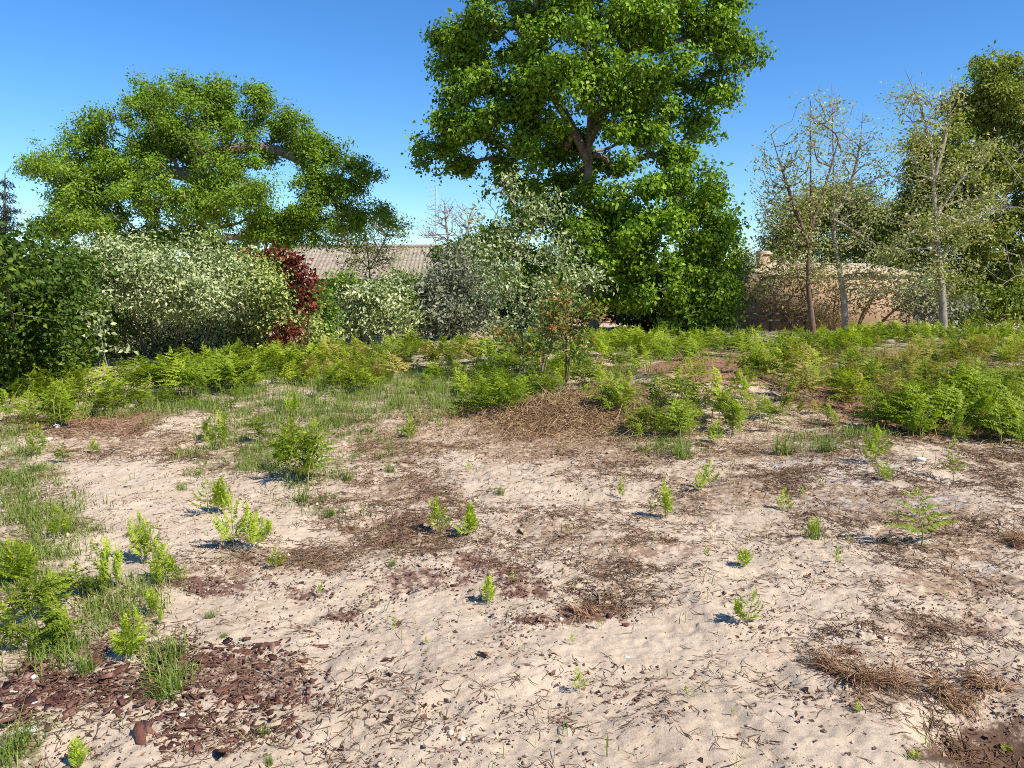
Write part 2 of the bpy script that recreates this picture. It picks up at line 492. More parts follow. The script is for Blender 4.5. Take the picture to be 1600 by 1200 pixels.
def ground_material():
    m, nt, b, out = mat_new('sandy_ground')
    L = nt.links.new
    a1 = nt.nodes.new('ShaderNodeAttribute'); a1.attribute_name = 'cover_a'
    a2 = nt.nodes.new('ShaderNodeAttribute'); a2.attribute_name = 'cover_b'
    s1 = nt.nodes.new('ShaderNodeSeparateColor'); L(a1.outputs['Color'], s1.inputs[0])
    s2 = nt.nodes.new('ShaderNodeSeparateColor'); L(a2.outputs['Color'], s2.inputs[0])

    def mix(fac, c0, c1):
        mx = nt.nodes.new('ShaderNodeMix'); mx.data_type = 'RGBA'
        L(fac, mx.inputs[0]); L(c0, mx.inputs[6]); L(c1, mx.inputs[7])
        return mx.outputs[2]

    def math_(op, a, bb):
        n = nt.nodes.new('ShaderNodeMath'); n.operation = op; n.use_clamp = True
        for k, v in enumerate((a, bb)):
            if isinstance(v, (int, float)): n.inputs[k].default_value = v
            else: L(v, n.inputs[k])
        return n.outputs[0]

    def patchy(mask, scale, lo, hi):
        """mask broken into crumbs"""
        nz = noise_node(nt, scale, 9, 0.8)
        t = math_('ADD', math_('MULTIPLY', mask, hi), lo)
        mr = nt.nodes.new('ShaderNodeMapRange'); mr.interpolation_type = 'SMOOTHSTEP'
        d = nt.nodes.new('ShaderNodeMath'); d.operation = 'SUBTRACT'
        L(t, d.inputs[0]); L(nz, d.inputs[1]); L(d.outputs[0], mr.inputs[0])
        mr.inputs[1].default_value = -0.05; mr.inputs[2].default_value = 0.08
        return mr.outputs[0]

    sand = ramp(nt, [(0.30, (0.36, 0.265, 0.178)), (0.70, (0.56, 0.448, 0.33))], noise_node(nt, 2.6, 8, 0.72))
    grain = ramp(nt, [(0.36, (0.23, 0.15, 0.10)), (0.52, (0.53, 0.42, 0.306))], noise_node(nt, 95, 6, 0.85))
    half = nt.nodes.new('ShaderNodeValue'); half.outputs[0].default_value = 0.42
    c = mix(half.outputs[0], sand, grain)
    needle = ramp(nt, [(0.32, (0.15, 0.09, 0.055)), (0.68, (0.36, 0.25, 0.16))], noise_node(nt, 40, 6, 0.8))
    c = mix(patchy(s1.outputs[2], 11, 0.35, 0.20), c, needle)
    ash = ramp(nt, [(0.3, (0.24, 0.21, 0.19)), (0.65, (0.52, 0.49, 0.46))], noise_node(nt, 30, 6, 0.8))
    c = mix(patchy(s2.outputs[0], 12, 0.18, 0.30), c, ash)
    red = ramp(nt, [(0.3, (0.16, 0.075, 0.045)), (0.7, (0.34, 0.19, 0.125))], noise_node(nt, 45, 6, 0.8))
    c = mix(patchy(s2.outputs[1], 14, 0.20, 0.62), c, red)
    turf = ramp(nt, [(0.3, (0.10, 0.085, 0.04)), (0.7, (0.27, 0.24, 0.11))], noise_node(nt, 30, 6, 0.8))
    c = mix(patchy(s1.outputs[0], 10, 0.20, 0.34), c, turf)
    bark = ramp(nt, [(0.3, (0.06, 0.03, 0.02)), (0.7, (0.24, 0.13, 0.09))], noise_node(nt, 60, 6, 0.8))
    c = mix(patchy(s1.outputs[1], 16, 0.18, 0.38), c, bark)
    soil = ramp(nt, [(0.3, (0.075, 0.042, 0.027)), (0.7, (0.17, 0.10, 0.065))], noise_node(nt, 60, 6, 0.8))  # shadow colour for the corner, painted as brown earth
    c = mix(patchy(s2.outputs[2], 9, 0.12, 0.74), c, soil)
    L(c, b.inputs['Base Color'])
    b.inputs['Roughness'].default_value = 0.95
    b.inputs['Specular IOR Level'].default_value = 0.1
    bp = nt.nodes.new('ShaderNodeBump'); bp.inputs['Strength'].default_value = 0.7; bp.inputs['Distance'].default_value = 0.012
    L(noise_node(nt, 70, 8, 0.8), bp.inputs['Height']); L(bp.outputs[0], b.inputs['Normal'])
    return m


ground = mesh_obj('ground', np.stack([gx, gy, gz], 1), gf, ground_material(), smooth=True)
tag(ground, kind='structure')
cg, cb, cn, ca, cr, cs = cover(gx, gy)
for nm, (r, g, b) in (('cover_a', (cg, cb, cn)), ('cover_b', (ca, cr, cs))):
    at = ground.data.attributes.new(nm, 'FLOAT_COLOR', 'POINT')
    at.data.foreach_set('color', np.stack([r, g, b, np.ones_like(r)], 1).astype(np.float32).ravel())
del GX, GY, gx, gy, gz, gf, idx, cg, cb, cn, ca, cr, cs


# ------------------------------------------------------------------ buildings beyond the plot
def box(acc, x0, x1, y0, y1, z0, z1, tint=0.5):
    V = [(x, y, z) for z in (z0, z1) for y in (y0, y1) for x in (x0, x1)]
    F = [(0, 2, 3, 1), (4, 5, 7, 6), (0, 1, 5, 4), (2, 6, 7, 3), (0, 4, 6, 2), (1, 3, 7, 5)]
    acc.add(V, np.array(F), tint)


def tile_roof(x0, x1, y0, z0, y1, z1, pitch=0.22, row=0.33, thick=0.06):
    """one slope of overlapping half-round tiles, eave (y0,z0) to ridge (y1,z1)"""
    nxs = int((x1 - x0) / pitch) * 6 + 1
    u = np.linspace(x0, x1, nxs)
    rows = int(math.hypot(y1 - y0, z1 - z0) / row)
    wave = 0.03 * np.sin((u - x0) / pitch * 2 * math.pi)
    A = Acc()
    for r in range(rows):
        jit = 0.012 * (RNG.random(nxs) - 0.5)
        pts = []
        for t, lift in ((r / rows, 0.0), (r / rows, thick * 0.75), ((r + 1.04) / rows, 0.01)):
            pts.append(np.stack([u, np.full(nxs, y0 + (y1 - y0) * t), z0 + (z1 - z0) * t + wave + lift + jit], 1))
        V = np.concatenate(pts)
        i = np.arange(nxs - 1)
        F = np.concatenate([np.stack([i + k * nxs, i + 1 + k * nxs, i + 1 + (k + 1) * nxs, i + (k + 1) * nxs], 1) for k in (0, 1)])
        A.add(V, F)
    return A


# cottage behind the middle shrubs
hx0, hx1 = P(395, 400, 40)[0], P(690, 400, 40)[0]
zr = P(600, 386, 43)[2]
cot = empty('house', ((hx0 + hx1) / 2, 42, 0), 'low house with a faded pinkish tiled roof showing above the shrubs', 'house')
def under(acc, name, mat, root, **k):
    V, F, T = acc.arrays()
    return mesh_obj(name, V - np.array(root.location), F, mat, root, T, **k)
A = Acc(); box(A, hx0 + .3, hx1 - .3, 40.5, 46.5, -0.1, 2.2)
gv = [(hx1 - .302, 40.5, 2.2), (hx1 - .302, 46.5, 2.2), (hx1 - .302, 43.2, zr - .1), (hx0 + .302, 40.5, 2.2), (hx0 + .302, 46.5, 2.2), (hx0 + .302, 43.2, zr - .1)]
A.add(gv, np.array([(0, 1, 2), (3, 5, 4)]))
under(A, 'wall', M['render'], cot)
under(tile_roof(hx0, hx1, 39.9, 1.95, 43.2, zr), 'roof', M['tile'], cot, smooth=False)
under(tile_roof(hx0, hx1, 47.1, 1.95, 43.24, zr), 'roof', M['tile'], cot, smooth=False)
A = Acc()
ux = np.arange(hx0, hx1, .4)
tA = np.stack([ux, np.full(len(ux), 43.22), np.full(len(ux), zr + .04)], 1); tB = tA + [.42, 0, .01]
A.add(*tubes(tA, tB, np.full(len(ux), .13), np.full(len(ux), .11), 8))
under(A, 'ridge', M['tile'], cot)

# tan house behind the sparse young trees
HY = 29.0
rx0, rx1 = P(1168, 450, HY)[0], P(1432, 450, HY)[0]
rz = P(1300, 428, HY)[2]
tan = empty('house', ((rx0 + rx1) / 2, HY + 2, 0), 'low tan rendered house with a shallow pale roof behind the sparse young trees', 'house')
A = Acc(); box(A, rx0, rx1, HY, HY + 7, -0.1, rz)
under(A, 'wall', M['render'], tan)
zz = P(1300, 412, HY + 3)[2]
under(tile_roof(rx0 - .2, rx1 + .2, HY - .12, rz - .03, HY + 3.2, zz), 'roof', M['tile_tan'], tan)
under(tile_roof(rx0 - .2, rx1 + .2, HY + 7.2, rz - .03, HY + 3.24, zz), 'roof', M['tile_tan'], tan)
tan.rotation_euler = (0, 0, 0.22)
cx, cz = P(1186, 400, HY + 2.2)[0], P(1186, 393, HY + 2.2)[2]
A = Acc(); box(A, cx - .2, cx + .2, HY + 2, HY + 2.4, rz, cz - .14)
ch = under(A, 'chimney', M['render'], tan)
A = Acc(); box(A, cx - .26, cx + .26, HY + 1.94, HY + 2.46, cz - .14, cz - .07); box(A, cx - .21, cx + .21, HY + 2, HY + 2.4, cz - .07, cz)
V, F, T = A.arrays(); mesh_obj('chimney_cap', V - np.array(tan.location), F, M['tile_tan'], ch, T)

# brick wall behind the big tree
bx0, bx1 = P(900, 480, 33)[0], P(1112, 480, 33)[0]
A = Acc()
bh = P(1000, 458, 33)[2]
rows = int(bh / 0.09)
for r in range(rows):
    off = 0.14 if r % 2 else 0
    x = bx0 - off
    while x < bx1:
        box(A, max(x, bx0), min(x + .265, bx1), 33 + .008 * random.random(), 33.22, r * .09 - .05, r * .09 + .03, random.random())
        x += .28
box(A, bx0, bx1, 33.02, 33.2, -.1, rows * .09 - .05, .5)
tag(A.build('brick_wall', tint_mat('brick', (0.26, 0.12, 0.08), (0.42, 0.24, 0.18), (0.52, 0.36, 0.28)), origin=((bx0 + bx1) / 2, 33, 0)),
    'pinkish brick garden wall glimpsed behind the trunk of the big tree', 'wall')

# low rail fence at the foot of the tan house
fa, fb = P(1095, 490, 27.2), P(1262, 490, 27.2)
fence = empty('rail_fence', ((fa[0] + fb[0]) / 2, 27.2, 0), 'low dark wooden rail fence in front of the tan house', 'fence')
zt = fa[2] + .06
for z in (zt - .06, zt - .30):
    A = Acc(); box(A, fa[0], fb[0], 27.16, 27.2, z - .045, z + .03)
    under(A, 'rail', M['wood_dark'], fence)
for k in range(4):
    x = fa[0] + .05 + (fb[0] - fa[0] - .1) * k / 3
    A = Acc(); box(A, x - .035, x + .035, 27.203, 27.3, -.1, zt + .02)
    under(A, 'post', M['wood_dark'], fence)

# thin aerial mast far behind
b0, b1 = P(681, 445, 70), P(681, 291, 70)
A = Acc()
n = 12
pts = np.linspace(np.array([b0[0], 70, 0]), b1, n)
A.add(*tubes(pts[:-1], pts[1:], np.full(n - 1, .06), np.full(n - 1, .05), 6))
mast = empty('aerial_mast', (b0[0], 70, 0), 'thin pale aerial mast standing above the house roof', 'aerial')
under(A, 'pole', M['metal'], mast)
A = Acc()
for k in range(5):
    z = b1[2] - .4 * k - .1
    w = .75 - .1 * k
    A.add(*tubes(np.array([[b0[0] - w, 70, z]]), np.array([[b0[0] + w * .3, 70, z + .25]]), np.array([.03]), np.array([.03]), 5))
under(A, 'antenna', M['metal'], mast)


# ------------------------------------------------------------------ plants
def lobes_pts(lobes, per=1.0, shell=2.4, rng=RNG, sub=None):
    """points spread through ellipsoid lobes (px,py,rx,ry,Y[,depth radius,weight])"""
    out, ctr = [], []
    for lb in lobes:
        px, py, rx, ry, Y = lb[:5]
        c = P(px, py, Y)
        a, cc = rx * Y / FPX, ry * Y / FPX
        b = lb[5] if len(lb) > 5 and lb[5] else (a + cc) / 2
        wgt = lb[6] if len(lb) > 6 else 1.0
        n = max(3, int(per * wgt * (a * b * cc) ** (2 / 3)))
        d = unit(rng.normal(size=(n, 3)))
        r = rng.random(n) ** (1 / shell)
        sx, sz = rng.random() * 50, rng.random() * 50
        r = r * (0.68 + 0.62 * vnoise(d[:, 0] * 1.9 + sx + d[:, 1], d[:, 2] * 1.9 + sz))
        r = np.where(rng.random(n) < 0.07, r * 1.28, r)
        p = c + d * r[:, None] * np.array([a, b, cc])
        if sub:                                  # twig clumps, each a flattened tilted puff
            Rs, m = sub
            rs = Rs * (0.35 + 1.1 * rng.random(len(p)))
            tilt = rng.normal(size=(len(p), 2)) * 0.35
            o = unit(rng.normal(size=(len(p), m, 3))) * (rng.random((len(p), m, 1)) ** 0.5) * rs[:, None, None]
            o[:, :, 2] = o[:, :, 2] * 0.62 + o[:, :, 0] * tilt[:, :1] + o[:, :, 1] * tilt[:, 1:]
            q = (p[:, None] + o).reshape(-1, 3)
            ctr.append(np.repeat(p - np.array([0, 0, 0.25]) * rs[:, None], m, 0)); out.append(q)
            continue
        out.append(p); ctr.append(np.tile(c, (n, 1)))
    return np.concatenate(out), np.concatenate(ctr)


def grow(trunks, targets, seg=0.35, alpha=0.35, up=0.5, wig=0.12, rng=RNG):
    """branch skeleton: every target joined to the cheapest branch so far"""
    N, par, path, tdir = [], [], [], []
    for tr in trunks:
        tr = np.asarray(tr, float)
        for k in range(len(tr)):
            N.append(tr[k]); par.append(len(N) - 2 if k else -1)
            path.append(0 if k == 0 else path[-1] + np.linalg.norm(tr[k] - tr[k - 1]) * 0.35)
    nt = len(N)
    cap = nt + len(targets) * 14
    NA = np.zeros((cap, 3)); NA[:nt] = N
    PA = np.full(cap, -1); PA[:nt] = par
    LA = np.zeros(cap); LA[:nt] = path
    n = nt
    base = trunks[0][0]
    order = np.argsort(np.linalg.norm(targets - NA[:nt].mean(0), axis=1))
    tips = []
    first_ok = 1
    for t in targets[order]:
        d = np.linalg.norm(NA[:n] - t, axis=1)
        cost = d + alpha * LA[:n] + up * np.maximum(0, NA[:n, 2] - t[2] + 0.25 * d)
        cost[0] += 50
        j = int(np.argmin(cost))
        dist = d[j]
        k = int(min(12, max(1, round(dist / seg))))
        a = NA[j]
        pd = unit(a - NA[PA[j]]) if PA[j] >= 0 else np.array([0, 0, 1.0])
        ctrl = a + pd * dist * 0.35 + np.array([0, 0, 0.06 * dist]) + rng.normal(size=3) * wig * dist * 0.5
        prev = j
        for q in range(1, k + 1):
            s = q / k
            p = a * (1 - s) ** 2 + 2 * ctrl * s * (1 - s) + t * s * s
            if q < k: p = p + rng.normal(size=3) * wig * dist / k * 0.6
            NA[n] = p; PA[n] = prev; LA[n] = LA[prev] + dist / k
            prev = n; n += 1
        tips.append(prev)
    cnt = np.zeros(n)
    cnt[tips] = 1
    for i in range(n - 1, -1, -1):
        if PA[i] >= 0: cnt[PA[i]] += cnt[i]
    return NA[:n], PA[:n], np.maximum(cnt, 1), np.array(tips), nt


def wood(nodes, par, cnt, nt, trunk_r, rtip=0.006, power=0.47, rmax=None):
    r = rtip * cnt ** power
    if rmax: r = np.minimum(r, rmax)
    r[:nt] = np.maximum(r[:nt], trunk_r) if trunk_r is not None else r[:nt]
    e = np.where(par >= 0)[0]
    pr = r[par[e]].copy()
    lim = e >= nt
    pr[lim] = np.minimum(pr[lim], r[e][lim] * 1.5)
    A = Acc()
    big = r[e] > 0.035
    for sel, sd in ((big, 9), (~big, 4)):
        if sel.any():
            ee = e[sel]
            a = nodes[par[ee]]; b = nodes[ee]
            b2 = b + unit(b - a) * (r[ee] * 0.25)[:, None]
            A.add(*tubes(a, b2, pr[sel], r[ee], sd))
    return A


def leaf_cloud(C, ctr, n, rad, size, flat=0.65, out=0.6, upb=0.4, rnd=0.75, tvar=0.22, rng=RNG, droop=0.0, aspect=0.55, svar=0.5, puff=1.0):
    """n leaves round every clump centre"""
    m = len(C)
    ci = np.repeat(np.arange(m), n)
    off = rng.normal(size=(m * n, 3)) * np.array([rad, rad, rad * flat]) * 0.6
    p = C[ci] + off
    outw = unit(unit(off) * puff + unit(p - ctr[ci]))
    N = unit(outw * out + np.array([0, 0, upb]) + rng.normal(size=(m * n, 3)) * rnd)
    D = unit(off + rng.normal(size=(m * n, 3)) * rad * 0.6 - np.array([0, 0, droop * rad]))
    L = size * (1 + svar * (rng.random(m * n) * 2 - 1))
    ct = rng.normal(size=m) * tvar * 0.7
    tint = np.clip(0.45 + ct[ci] + rng.normal(size=m * n) * tvar, 0, 1)
    return leaf_cards(p, N, D, L, L * aspect, tint=tint)


def plant(name, label, cat, trunks, lobes, leaf, mats, per=6, n=30, rad=0.4, size=0.1, shell=2.4, trunk_r=None, rtip=0.006, group=None,
          crown='crown', wname='trunk', extra=None, cover_noise=None, **kw):
    """a tree or shrub: an Empty at its foot, its wood and its leaves"""
    growkw = {k: kw.pop(k) for k in ('seg', 'alpha', 'up', 'wig') if k in kw}
    power = kw.pop('power', 0.47); rmax = kw.pop('rmax', None)
    pts, ctr = lobes_pts(lobes, per, shell, sub=kw.pop('sub', None))
    gap = kw.pop('gap', None)
    if gap:
        f, thr = gap
        v = (vnoise(pts[:, 0] * f + 3, pts[:, 2] * f, 7) + vnoise(pts[:, 1] * f + 9, pts[:, 2] * f + pts[:, 0] * f * .7, 8)) / 2
        k = v > thr
        pts, ctr = pts[k], ctr[k]
    pts[:, 2] = np.maximum(pts[:, 2], 0.12)
    nodes, par, cnt, tips, nt = grow(trunks, pts, **growkw)
    tr = None
    if trunk_r is not None:
        tr = np.concatenate([np.linspace(a, b, len(t)) for (a, b), t in zip(trunk_r, trunks)])
    base = np.array(trunks[0][0], float)
    root = empty(name, base, label, cat, group)
    V, F, T = wood(nodes, par, cnt, nt, tr, rtip, power, rmax).arrays()
    mesh_obj(wname, V - base, F, mats[0], root, T, smooth=True)
    A = Acc()
    A.add(*leaf_cloud(pts, ctr, n, rad, size, **kw))
    if extra: extra(A)
    V, F, T = A.arrays()
    mesh_obj(crown, V - base, F, mats[1], root, T)
    return root


def line(pts, Y, n=14):
    """trunk through photograph points [(px,py[,dY])] at distance Y"""
    q = np.array([P(p[0], p[1], Y + (p[2] if len(p) > 2 else 0)) for p in pts])
    s = np.linspace(0, len(q) - 1, n)
    o = np.stack([np.interp(s, np.arange(len(q)), q[:, k]) for k in range(3)], 1)
    for _ in range(2):
        o[1:-1] = (o[:-2] + 2 * o[1:-1] + o[2:]) / 4
    if o[0, 2] < 0.8: o[0, 2] = -0.06
    return o


# --- big broad-leaved tree in the middle
Y = 27
plant('broadleaf_tree', 'tall full broadleaf tree with a dense bright green crown in the middle', 'tree',
      [line([(928, 520), (920, 420), (916, 330), (920, 230), (925, 150), (935, 60), (945, -60)], Y, 18),
       line([(919, 250), (880, 170), (840, 110), (800, 20), (780, -60)], Y, 10),
       line([(921, 220), (960, 130), (1000, 40), (1020, -60)], Y, 9)],
      [(760, 45, 80, 62, Y), (718, 80, 40, 60, Y), (712, 190, 36, 46, Y), (880, 215, 45, 30, Y + 1), (940, 240, 50, 40, Y + 1.2), (865, 262, 40, 26, Y + 1.5), (800, 262, 50, 26, Y + .6), (905, 300, 40, 30, Y + 1.4), (1125, 140, 45, 30, Y + .4), (1120, 30, 40, 50, Y), (860, 20, 100, 70, Y - 1.2), (990, 20, 105, 70, Y - 1), (1085, 55, 85, 55, Y), (1148, 92, 42, 28, Y + .3, .7),
       (742, 130, 50, 48, Y - .6), (728, 205, 46, 42, Y - .5), (702, 244, 40, 12, Y, .6), (728, 262, 30, 14, Y + .6, .5), (800, 130, 75, 70, Y - 1.6), (905, 110, 90, 75, Y - 2.3),
       (1010, 130, 90, 60, Y - 1.6), (1090, 150, 55, 40, Y + .6, .9), (1095, 205, 40, 26, Y + .8, .8), (800, 215, 75, 55, Y - 1.4), (1000, 200, 80, 50, Y - 1.5), (1075, 235, 55, 40, Y),
       (850, -70, 170, 70, Y), (1020, -70, 130, 70, Y), (805, 285, 55, 35, Y - .2), (1040, 290, 90, 52, Y - 1.7), (1100, 335, 50, 50, Y - .8),
       (1010, 370, 105, 60, Y - 2.4), (1095, 405, 65, 58, Y - 1.2), (945, 345, 55, 55, Y - 1), (960, 430, 75, 45, Y - 1), (1050, 455, 85, 30, Y - .8),
       (850, 330, 70, 60, Y + .8), (780, 380, 70, 40, Y + 1), (860, 420, 80, 50, Y + 1), (1120, 380, 45, 50, Y), (1000, 420, 80, 50, Y - 2), (1070, 440, 70, 40, Y - 1.4), (940, 400, 55, 50, Y - 1.2), (1000, 470, 80, 26, Y - 1), (1110, 300, 36, 40, Y - .4), (1130, 440, 36, 34, Y - .6), (1020, 330, 70, 40, Y - 1.6)],
      None, (M['bark'], M['maple']), per=5.4, n=40, rad=0.27, size=0.125, puff=.5, shell=1.7, sub=(.60, 12), trunk_r=[(0.22, 0.05), (0.085, 0.03), (0.075, 0.03)], rmax=.16,
      flat=0.7, upb=0.25, out=0.9, rnd=0.6, tvar=0.30, aspect=0.75, rtip=0.009, alpha=0.3)

# --- wide oak behind the hedge on the left
Y = 30
plant('oak_tree', 'wide spreading oak with a yellowish green crown behind the pale hedge', 'tree',
      [line([(318, 470), (316, 380), (312, 300), (310, 230), (305, 190)], Y, 14), line([(311, 250), (380, 225), (450, 235), (510, 280)], Y, 9),
       line([(313, 280), (240, 260), (150, 265), (90, 290)], Y, 9)],
      [(125, 268, 68, 46, Y, 1.6), (100, 320, 44, 40, Y), (150, 300, 80, 60, Y - 1), (210, 235, 85, 45, Y), (235, 180, 45, 25, Y), (300, 178, 95, 38, Y - .3), (385, 190, 60, 32, Y),
       (300, 240, 90, 35, Y + 1), (470, 215, 65, 28, Y), (525, 245, 40, 38, Y), (545, 290, 38, 30, Y, 1), (510, 300, 40, 30, Y), (230, 310, 90, 45, Y - 1.6), (330, 330, 95, 40, Y - 1.8), (160, 350, 110, 30, Y - .6),
       (270, 370, 120, 22, Y), (400, 335, 38, 34, Y - .8), (375, 260, 38, 26, Y + .4), (440, 345, 40, 26, Y), (560, 325, 40, 22, Y, 1, .5), (600, 340, 30, 18, Y, .8, .35),
       (245, 148, 22, 10, Y, .6, .8), (290, 140, 8, 14, Y, .4, .7), (345, 140, 10, 14, Y, .4, .7), (235, 150, 6, 16, Y, .3, .6), (405, 150, 10, 14, Y, .4, .7), (50, 258, 14, 12, Y, .5, .7), (575, 270, 12, 20, Y, .4, .7), (450, 195, 20, 14, Y, .6, .8), (430, 230, 60, 24, Y - .4), (485, 250, 40, 26, Y - .4), (480, 330, 50, 36, Y - .4), (395, 310, 40, 34, Y - .6), (500, 285, 50, 34, Y - .4), (440, 370, 70, 24, Y), (340, 150, 30, 10, Y, .6, .8), (400, 160, 22, 8, Y, .5, .8), (115, 222, 30, 10, Y, .5, .8), (470, 375, 60, 16, Y, 1, .6), (190, 375, 100, 26, Y, 1.2), (300, 385, 110, 24, Y, 1.2), (400, 372, 75, 26, Y, 1.2), (90, 350, 44, 34, Y, 1.2), (330, 285, 95, 40, Y - 1.6), (200, 285, 80, 40, Y - 1), (480, 345, 60, 36, Y, 1.2), (530, 350, 50, 30, Y, 1, .8), (245, 205, 80, 40, Y - .4), (350, 210, 80, 30, Y - .8)],
      None, (M['bark'], M['oak']), per=7.0, n=38, rad=0.24, size=0.092, puff=.5, shell=1.6, sub=(.66, 13), trunk_r=[(0.24, 0.10), (0.10, 0.03), (0.10, 0.03)],
      flat=0.7, upb=0.3, out=0.9, rnd=0.65, aspect=0.6, rtip=0.008, alpha=0.25)

# --- conifer tip at the far left edge
Y = 34
plant('conifer_tree', 'dark conifer with drooping branches at the far left edge', 'tree',
      [line([(4, 440), (6, 370), (8, 270)], Y, 12)],
      [(7, 285, 5, 12, Y), (6, 310, 14, 10, Y), (5, 330, 20, 10, Y), (4, 350, 26, 12, Y), (0, 375, 34, 16, Y)],
      None, (M['bark'], M['conifer']), per=60, n=60, rad=0.24, size=0.14, trunk_r=[(0.14, 0.02)], flat=0.35, droop=0.6, aspect=0.25)

# --- bare trees behind the house
Y = 52
plant('bare_tree', 'leafless pale tree standing behind the house roof beside the aerial mast', 'tree',
      [line([(710, 440), (703, 395), (697, 350), (695, 325)], Y, 10), line([(708, 400), (730, 370), (735, 335)], Y, 7)],
      [(690, 345, 38, 32, Y), (735, 345, 34, 36, Y), (705, 325, 26, 18, Y), (665, 362, 18, 18, Y)], None, (M['twig_pale'], M['spring']),
      per=75, n=1, rad=0.4, size=0.11, shell=1.8, trunk_r=[(0.08, 0.03), (0.05, 0.03)], rmax=.07, rtip=0.011, seg=0.6)
Y = 36
plant('bare_tree', 'thin brown shrubby tree with few leaves between the oak and the house roof', 'tree',
      [line([(580, 450), (575, 400), (570, 360)], Y, 8), line([(578, 420), (600, 380), (610, 350)], Y, 7), line([(576, 420), (545, 385), (535, 360)], Y, 7)],
      [(560, 355, 38, 28, Y), (600, 345, 32, 28, Y), (625, 362, 20, 18, Y), (530, 372, 30, 18, Y), (575, 385, 60, 14, Y), (580, 412, 60, 24, Y, 1, .8), (505, 350, 30, 30, Y, .8, .6)], None, (M['bark'], M['olive']),
      per=230, n=4, rad=0.22, size=0.10, trunk_r=[(0.016, 0.012), (0.014, 0.01), (0.014, 0.01)], rtip=0.006, rmax=.03, upb=.4)


# --- hedge and shrubs along the left and behind
def shrub(name, label, lobes, leafm, base, Yb, per=51, n=36, rad=0.26, size=0.110, stems=5, bark='bark', cat='shrub', **kw):
    b = P(base, 445, Yb); b[2] = -0.05
    tr = []
    cs = [P(l[0], l[1], l[4]) for l in lobes]
    for k in range(stems):
        c = cs[k % len(cs)]
        foot = np.array([(b[0] * .45 + c[0] * .55 * b[1] / c[1]) + RNG.normal() * .12, b[1] + .15 * RNG.normal(), -0.05])
        if k == 0: foot = b
        mid = (foot + c) / 2 + np.array([RNG.normal() * .1, RNG.normal() * .1, .1])
        s = np.linspace(0, 1, 7)[:, None]
        tr.append(foot * (1 - s) ** 2 + 2 * mid * s * (1 - s) + c * s * s)
    return plant(name, label, cat, tr, lobes, None, (M[bark], M[leafm]), per=per, n=n, rad=rad, size=size, crown='foliage', wname='stem',
                 trunk_r=[(0.03, 0.012)] * stems, rtip=kw.pop('rtip', 0.004), **kw)


shrub('dark_hedge', 'dark green evergreen hedge at the far left with deep shade below', [
    (5, 415, 75, 55, 9.2), (-60, 400, 60, 60, 8.4), (70, 420, 50, 55, 11), (110, 425, 40, 50, 13.2), (20, 480, 90, 60, 11.0, .8, 2), (10, 560, 80, 55, 11.3, .6, 1.5), (85, 500, 60, 60, 13.8, .6, 2), (125, 510, 50, 60, 15.6, .6, 2),
    (10, 545, 90, 60, 12.0, .6, 2), (90, 550, 60, 45, 14.6, .5, 2), (0, 595, 80, 45, 11.6, .5, 2), (-70, 500, 80, 80, 10.2)], 'laurel', 30, 12.4, per=105, n=70, rad=0.27, size=0.075, stems=5, rmax=.02, cat='hedge')
shrub('variegated_hedge', 'tall rounded hedge of pale silvery leaves behind the ferns on the left', [
    (125, 415, 48, 42, 14.4), (175, 412, 55, 42, 14.8), (235, 418, 58, 44, 15.3), (300, 425, 58, 44, 15.8), (350, 440, 50, 48, 16.3), (200, 450, 70, 35, 15.0), (290, 465, 70, 35, 15.6),
    (160, 480, 60, 50, 17.0, .5, 2), (240, 490, 70, 55, 17.5, .5, 2), (330, 500, 60, 50, 18.0, .5, 2), (150, 535, 80, 32, 17.3, .5, 2), (240, 535, 80, 32, 17.6, .5, 2), (330, 530, 80, 30, 18.1, .5, 2)],
      'elae', 230, 17.2, per=75, n=105, rad=0.28, size=0.075, stems=9, cat='hedge', out=0.8, upb=0.5, aspect=0.5)
shrub('pale_shrub', 'yellowish pale shrub with loose sprays next to the red leaved shrub', [
    (400, 440, 42, 42, 17.0), (365, 428, 40, 40, 16.6), (410, 450, 34, 28, 16.9), (430, 475, 45, 38, 17.4), (405, 500, 45, 30, 17.6), (470, 505, 35, 32, 18.2), (400, 535, 45, 20, 18), (330, 380, 10, 14, 16.5, .3), (395, 545, 50, 20, 17.9)],
      'elae2', 420, 17.9, per=80, n=90, rad=0.28, size=0.075, stems=6, out=0.8, upb=0.5)
shrub('red_shrub', 'deep red leaved shrub showing between the pale shrubs', [
    (400, 404, 30, 12, 17.6), (440, 410, 34, 15, 17.4), (466, 426, 20, 22, 17.4), (478, 455, 14, 26, 17.4, .4), (448, 520, 14, 26, 17.0, .3), (430, 440, 25, 20, 17.6)],
      'red', 450, 18.6, per=90, n=44, rad=0.22, size=0.11, stems=4, out=0.7)
shrub('green_shrub', 'narrow fresh green shrub just right of the red leaved shrub', [
    (505, 470, 22, 32, 19.6), (505, 515, 26, 28, 19.6), (530, 440, 28, 20, 21), (490, 535, 26, 18, 19.2)], 'shrub', 505, 19.8, per=98, n=42, rad=0.22, size=0.099, stems=4)
shrub('pale_shrub', 'rounded pale green shrub with bare lower twigs below the house roof', [
    (555, 460, 40, 26, 21), (590, 470, 38, 28, 21.3), (545, 500, 35, 22, 21), (615, 450, 25, 24, 22), (590, 505, 40, 14, 21.8, .5), (560, 515, 60, 16, 21.6, .5), (610, 495, 40, 22, 22, .6)],
      'elae', 570, 21.4, per=115, n=42, rad=0.25, size=0.110, stems=8, bark='twig_pale')
shrub('green_shrub', 'small green shrub with a few red leaves on the right of the pale green shrub', [
    (625, 470, 22, 26, 22.3), (640, 440, 22, 16, 23), (630, 500, 30, 20, 22.6)], 'shrub', 630, 22.6, per=87, n=37, rad=0.22, size=0.099, stems=4)
